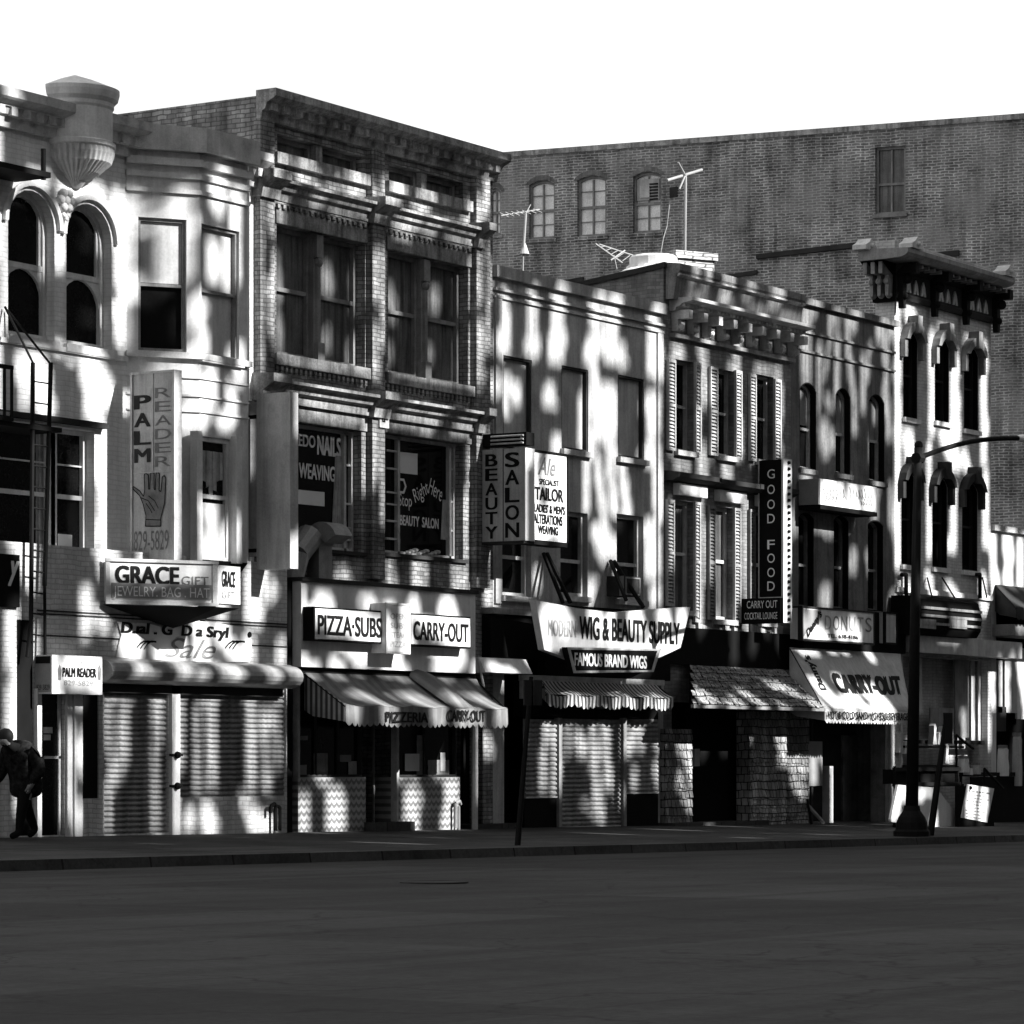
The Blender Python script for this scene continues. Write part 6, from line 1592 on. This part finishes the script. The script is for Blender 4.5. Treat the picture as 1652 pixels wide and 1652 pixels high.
m = MB(); m.prism([(X(u, yb), Z(u, v, yb)) for u, v in pts], yb, yb + .02); m.build('sheet', 'paper', pb)
m = MB()
for k in range(9):
    v = 1276 + k * 5.2; a, b = 1563 - k * 1.0 + (k % 3) * 2, 1598 - k * 1.0 - (k * 5 % 9)
    u = a
    while u < b:
        L = 2 + (u * 7 + k * 3) % 5; L = min(L, b - u)
        m.prism([(X(u, yb), Z(u, v + (u - 1563) * .13 + 1.2, yb)), (X(u + L, yb), Z(u + L, v + (u + L - 1563) * .13 + 1.2, yb)), (X(u + L, yb), Z(u + L, v + (u + L - 1563) * .13 - .3 - (k == 0), yb)), (X(u, yb), Z(u, v + (u - 1563) * .13 - .3 - (k == 0), yb))], yb - .004, yb - .001)
        u += L + 1.6
m.build('handwriting', 'ink_grey', pb)
m = MB(); m.ball((X(1565, yb), yb - .01, Z(1565, 1271, yb)), .045, 6); m.build('clip', 'iron', pb)
m = MB(); m.box(X(1549, yb) - .02, X(1600, yb) + .2, yb + .03, yb + .12, walk(X(1576), yb) - .05, Z(1576, 1268, yb)); m.build('stand', 'black', pb)
yt_ = -.9
tb = thing('display_table', 'dark street table piled with goods in front of the corner shop', 'table', tuple(gp(1590, yt_)))
MB().box(X(1548, yt_), X(1700, yt_), yt_ - .3, yt_ + .3, Z(1600, 1252, yt_), Z(1600, 1246, yt_)).build('table_top', 'iron', tb)
for u in (1550, 1600, 1650, 1697): x = X(u, yt_); MB().tube((x, yt_, walk(x, yt_)), (x, yt_, Z(u, 1250, yt_)), .035).build('leg', 'iron', tb)
MB().box(X(1549, yt_), X(1690, yt_), yt_ - .28, yt_ - .25, Z(1600, 1330, yt_), Z(1600, 1253, yt_)).build('skirt', 'black', tb)
goods = [('pale bundle standing at the left of the dark street table', 1554, 1240, .16, .34), ('round white jar on the street table', 1574, 1243, .11, .22), ('tall pale bag hanging over the street table', 1618, 1246, .16, .70), ('narrow pale cloth hanging at the right end of the table', 1641, 1262, .10, 1.25), ('small white lump of goods beside the jar', 1562, 1244, .09, .16)]
for k, (lb, u, v, r_, hh) in enumerate(goods):
    c = at(u, v + 6, yt_ - .31)
    t = thing('stall_goods', lb, 'goods', c, 'goods on the street stall')
    P = [(-r_, 0), (r_ * .9, 0), (r_ * 1.05, hh * .3), (r_ * .7, hh * .62), (r_ * .8, hh * .9), (r_ * .1, hh), (-r_ * .6, hh * .93), (-r_ * .85, hh * .5)]
    m = MB(); m.prism([(c[0] + p[0], c[2] + p[1]) for p in P], c[1] - .09, c[1] + .09)
    m.build('body', 'sign_grey' if k % 2 else 'sign_white', t); MB().box(c[0] - r_ * .5, c[0] + r_ * .3, c[1] - .1, c[1] + .1, c[2] + hh * .97, c[2] + hh + .05).build('top', 'grey_trim', t)
m = MB()
yw_ = .25
for k, (u, v, hh) in enumerate(((1504, 1201, .5), (1512, 1201, .3), (1519, 1201, .44), (1531, 1203, .42), (1524, 1232, .5), (1522, 1264, .4), (1450, 1214, .5), (1458, 1216, .3))):
    c = at(u, v, yw_ - .3)
    t = thing('shop_goods', 'pale bottle or figure on the dark shelves of the corner shop', 'goods', c, 'pale goods on the shop shelves')
    m = MB(); P = [(-.11, 0), (.12, 0), (.06 + .04 * (k % 2), hh * .45), (.10, hh * .8), (.02, hh), (-.05, hh * .9), (-.04 - .03 * (k % 3), hh * .5)]; m.prism([(c[0] + p[0], c[2] + p[1]) for p in P], c[1] - .07, c[1] + .07); m.build('body', 'sign_white' if k % 3 else 'sign_grey', t)
sv = MB(); 
for v in (1203, 1234, 1265): sv.box(X(1446, .1), X(1542, .1), -.12, .3, Z(1500, v + 4, .0), Z(1500, v, .0))
sv.build('shelves', 'iron', b6)
m = MB(); q0, q1 = at(1543, 1186, -1.2), at(1595, 1232, -1.2); 
hr = thing('stair_rail', 'thin slanting handrail above the street table', 'railing', q1)
m.tube(q0, at(1570, 1208, -1.2), .03); m.tube(at(1588, 1240, -2.4), at(1618, 1272, -2.4), .03); m.build('bar', 'iron', hr)
x = q0[0]; MB().tube((x, -1.2, walk(x, -1.2)), q0, .03).build('post', 'iron', hr)
x = at(1588, 1240, -2.4); MB().tube((x[0], -2.4, walk(x[0], -2.4)), x, .03).build('post', 'iron', hr)

# ------------------------------------------------------------------ person at the left
yp = -1.5
pc = gp(33, yp)
pz = float(pc[2])
sc = 1 / ((1 / 100) * 1)  # px per metre near the left end is about 106
def body(name, J, E, mat, parent, sub=2, skin=False):
    me = bpy.data.meshes.new(name)
    org = np.array(parent['org'])
    me.from_pydata([tuple(np.array(j[:3]) - org) for j in J], E, [])
    o = bpy.data.objects.new(name, me); COL.objects.link(o)
    md = o.modifiers.new('skin', 'SKIN'); md.use_smooth_shade = True
    for k, j in enumerate(J):
        me.skin_vertices[0].data[k].radius = (j[3], j[3] if len(j) < 5 else j[4])
    me.skin_vertices[0].data[0].use_root = True
    sb = o.modifiers.new('sub', 'SUBSURF'); sb.levels = sub; sb.render_levels = sub
    dg = bpy.context.evaluated_depsgraph_get()
    nm = bpy.data.meshes.new_from_object(o.evaluated_get(dg)); COL.objects.unlink(o); bpy.data.objects.remove(o)
    nm.materials.clear(); nm.materials.append(M[mat])
    if skin:
        nm.materials.append(M['skin'])
        for p in nm.polygons:
            c = np.array(p.center) + org - np.array([px_, py_, pz])
            if (c[0] < -.31 and c[2] > 1.40) or (c[2] < .82 and c[2] > .6 and abs(c[1]) > .2): p.material_index = 1
    for p in nm.polygons: p.use_smooth = True
    o = bpy.data.objects.new(name, nm); COL.objects.link(o); o.parent = parent; o['org'] = list(org)
    return o
pe = thing('person', 'stooping person in a dark speckled coat walking out at the left edge', 'person', tuple(pc))
# walking towards the left end of the street, bent forward
px_, py_ = pc[0], pc[1]
def J(dx, dy, z, *r): return (px_ + dx, py_ + dy, pz + z, *r)
V = [J(.10, 0, .86, .15), J(.04, 0, 1.08, .15), J(-.08, 0, 1.30, .16), J(-.22, 0, 1.38, .075), J(-.31, 0, 1.42, .07), J(-.37, 0, 1.47, .105), J(-.40, 0, 1.53, .09),
     J(.08, -.10, .82, .13), J(-.10, -.11, .46, .09), J(-.16, -.11, .09, .06), J(-.36, -.12, .04, .055),
     J(.14, .10, .82, .13), J(.26, .10, .46, .09), J(.46, .10, .12, .06), J(.30, .11, .04, .055),
     J(-.06, -.22, 1.30, .085), J(.09, -.29, 1.03, .07), J(-.10, -.30, .83, .05), J(-.16, -.30, .77, .045),
     J(-.12, .19, 1.30, .085), J(-.08, .25, 1.03, .07), J(-.26, .24, .84, .05), J(-.30, .24, .76, .045)]
E = [(0, 1), (1, 2), (2, 3), (3, 4), (4, 5), (5, 6), (0, 7), (7, 8), (8, 9), (9, 10), (0, 11), (11, 12), (12, 13), (13, 14), (2, 15), (15, 16), (16, 17), (17, 18), (2, 19), (19, 20), (20, 21), (21, 22)]
n0 = len(V)
for side, b in ((-1, 18), (1, 22)):   # short curled fingers
    hx, hy, hz = V[b][0], V[b][1], V[b][2]
    for k in range(4):
        o_ = (k - 1.5) * .018
        V.append((hx + o_ - .01, hy + side * .01, hz - .06, .011)); V.append((hx + o_ - .02, hy - side * .012, hz - .095 + abs(o_) * .4, .009))
        E.append((b, len(V) - 2)); E.append((len(V) - 2, len(V) - 1))
    V.append((hx - .05, hy - side * .01, hz - .035, .011)); V.append((hx - .065, hy - side * .02, hz - .06, .009)); E.append((b, len(V) - 2)); E.append((len(V) - 2, len(V) - 1))
body('body', V, E, 'black', pe, skin=True)
Vc = [J(.14, 0, .58, .29, .27), J(.13, 0, .82, .27, .25), J(.08, 0, 1.08, .25, .24), J(-.02, 0, 1.30, .23, .24), J(-.16, 0, 1.40, .14, .14),
      J(-.05, -.24, 1.31, .125), J(.10, -.30, 1.03, .11), J(-.08, -.30, .86, .08), J(-.11, .20, 1.31, .105), J(-.07, .27, 1.03, .09), J(-.24, .25, .86, .07)]
body('coat', Vc, [(0, 1), (1, 2), (2, 3), (3, 4), (3, 5), (5, 6), (6, 7), (3, 8), (8, 9), (9, 10)], 'coat', pe)
m = MB(); m.ball(J(-.335, 0, 1.53), .122, 12, 1.0); m.build('hair', 'hair', pe, smooth=True)
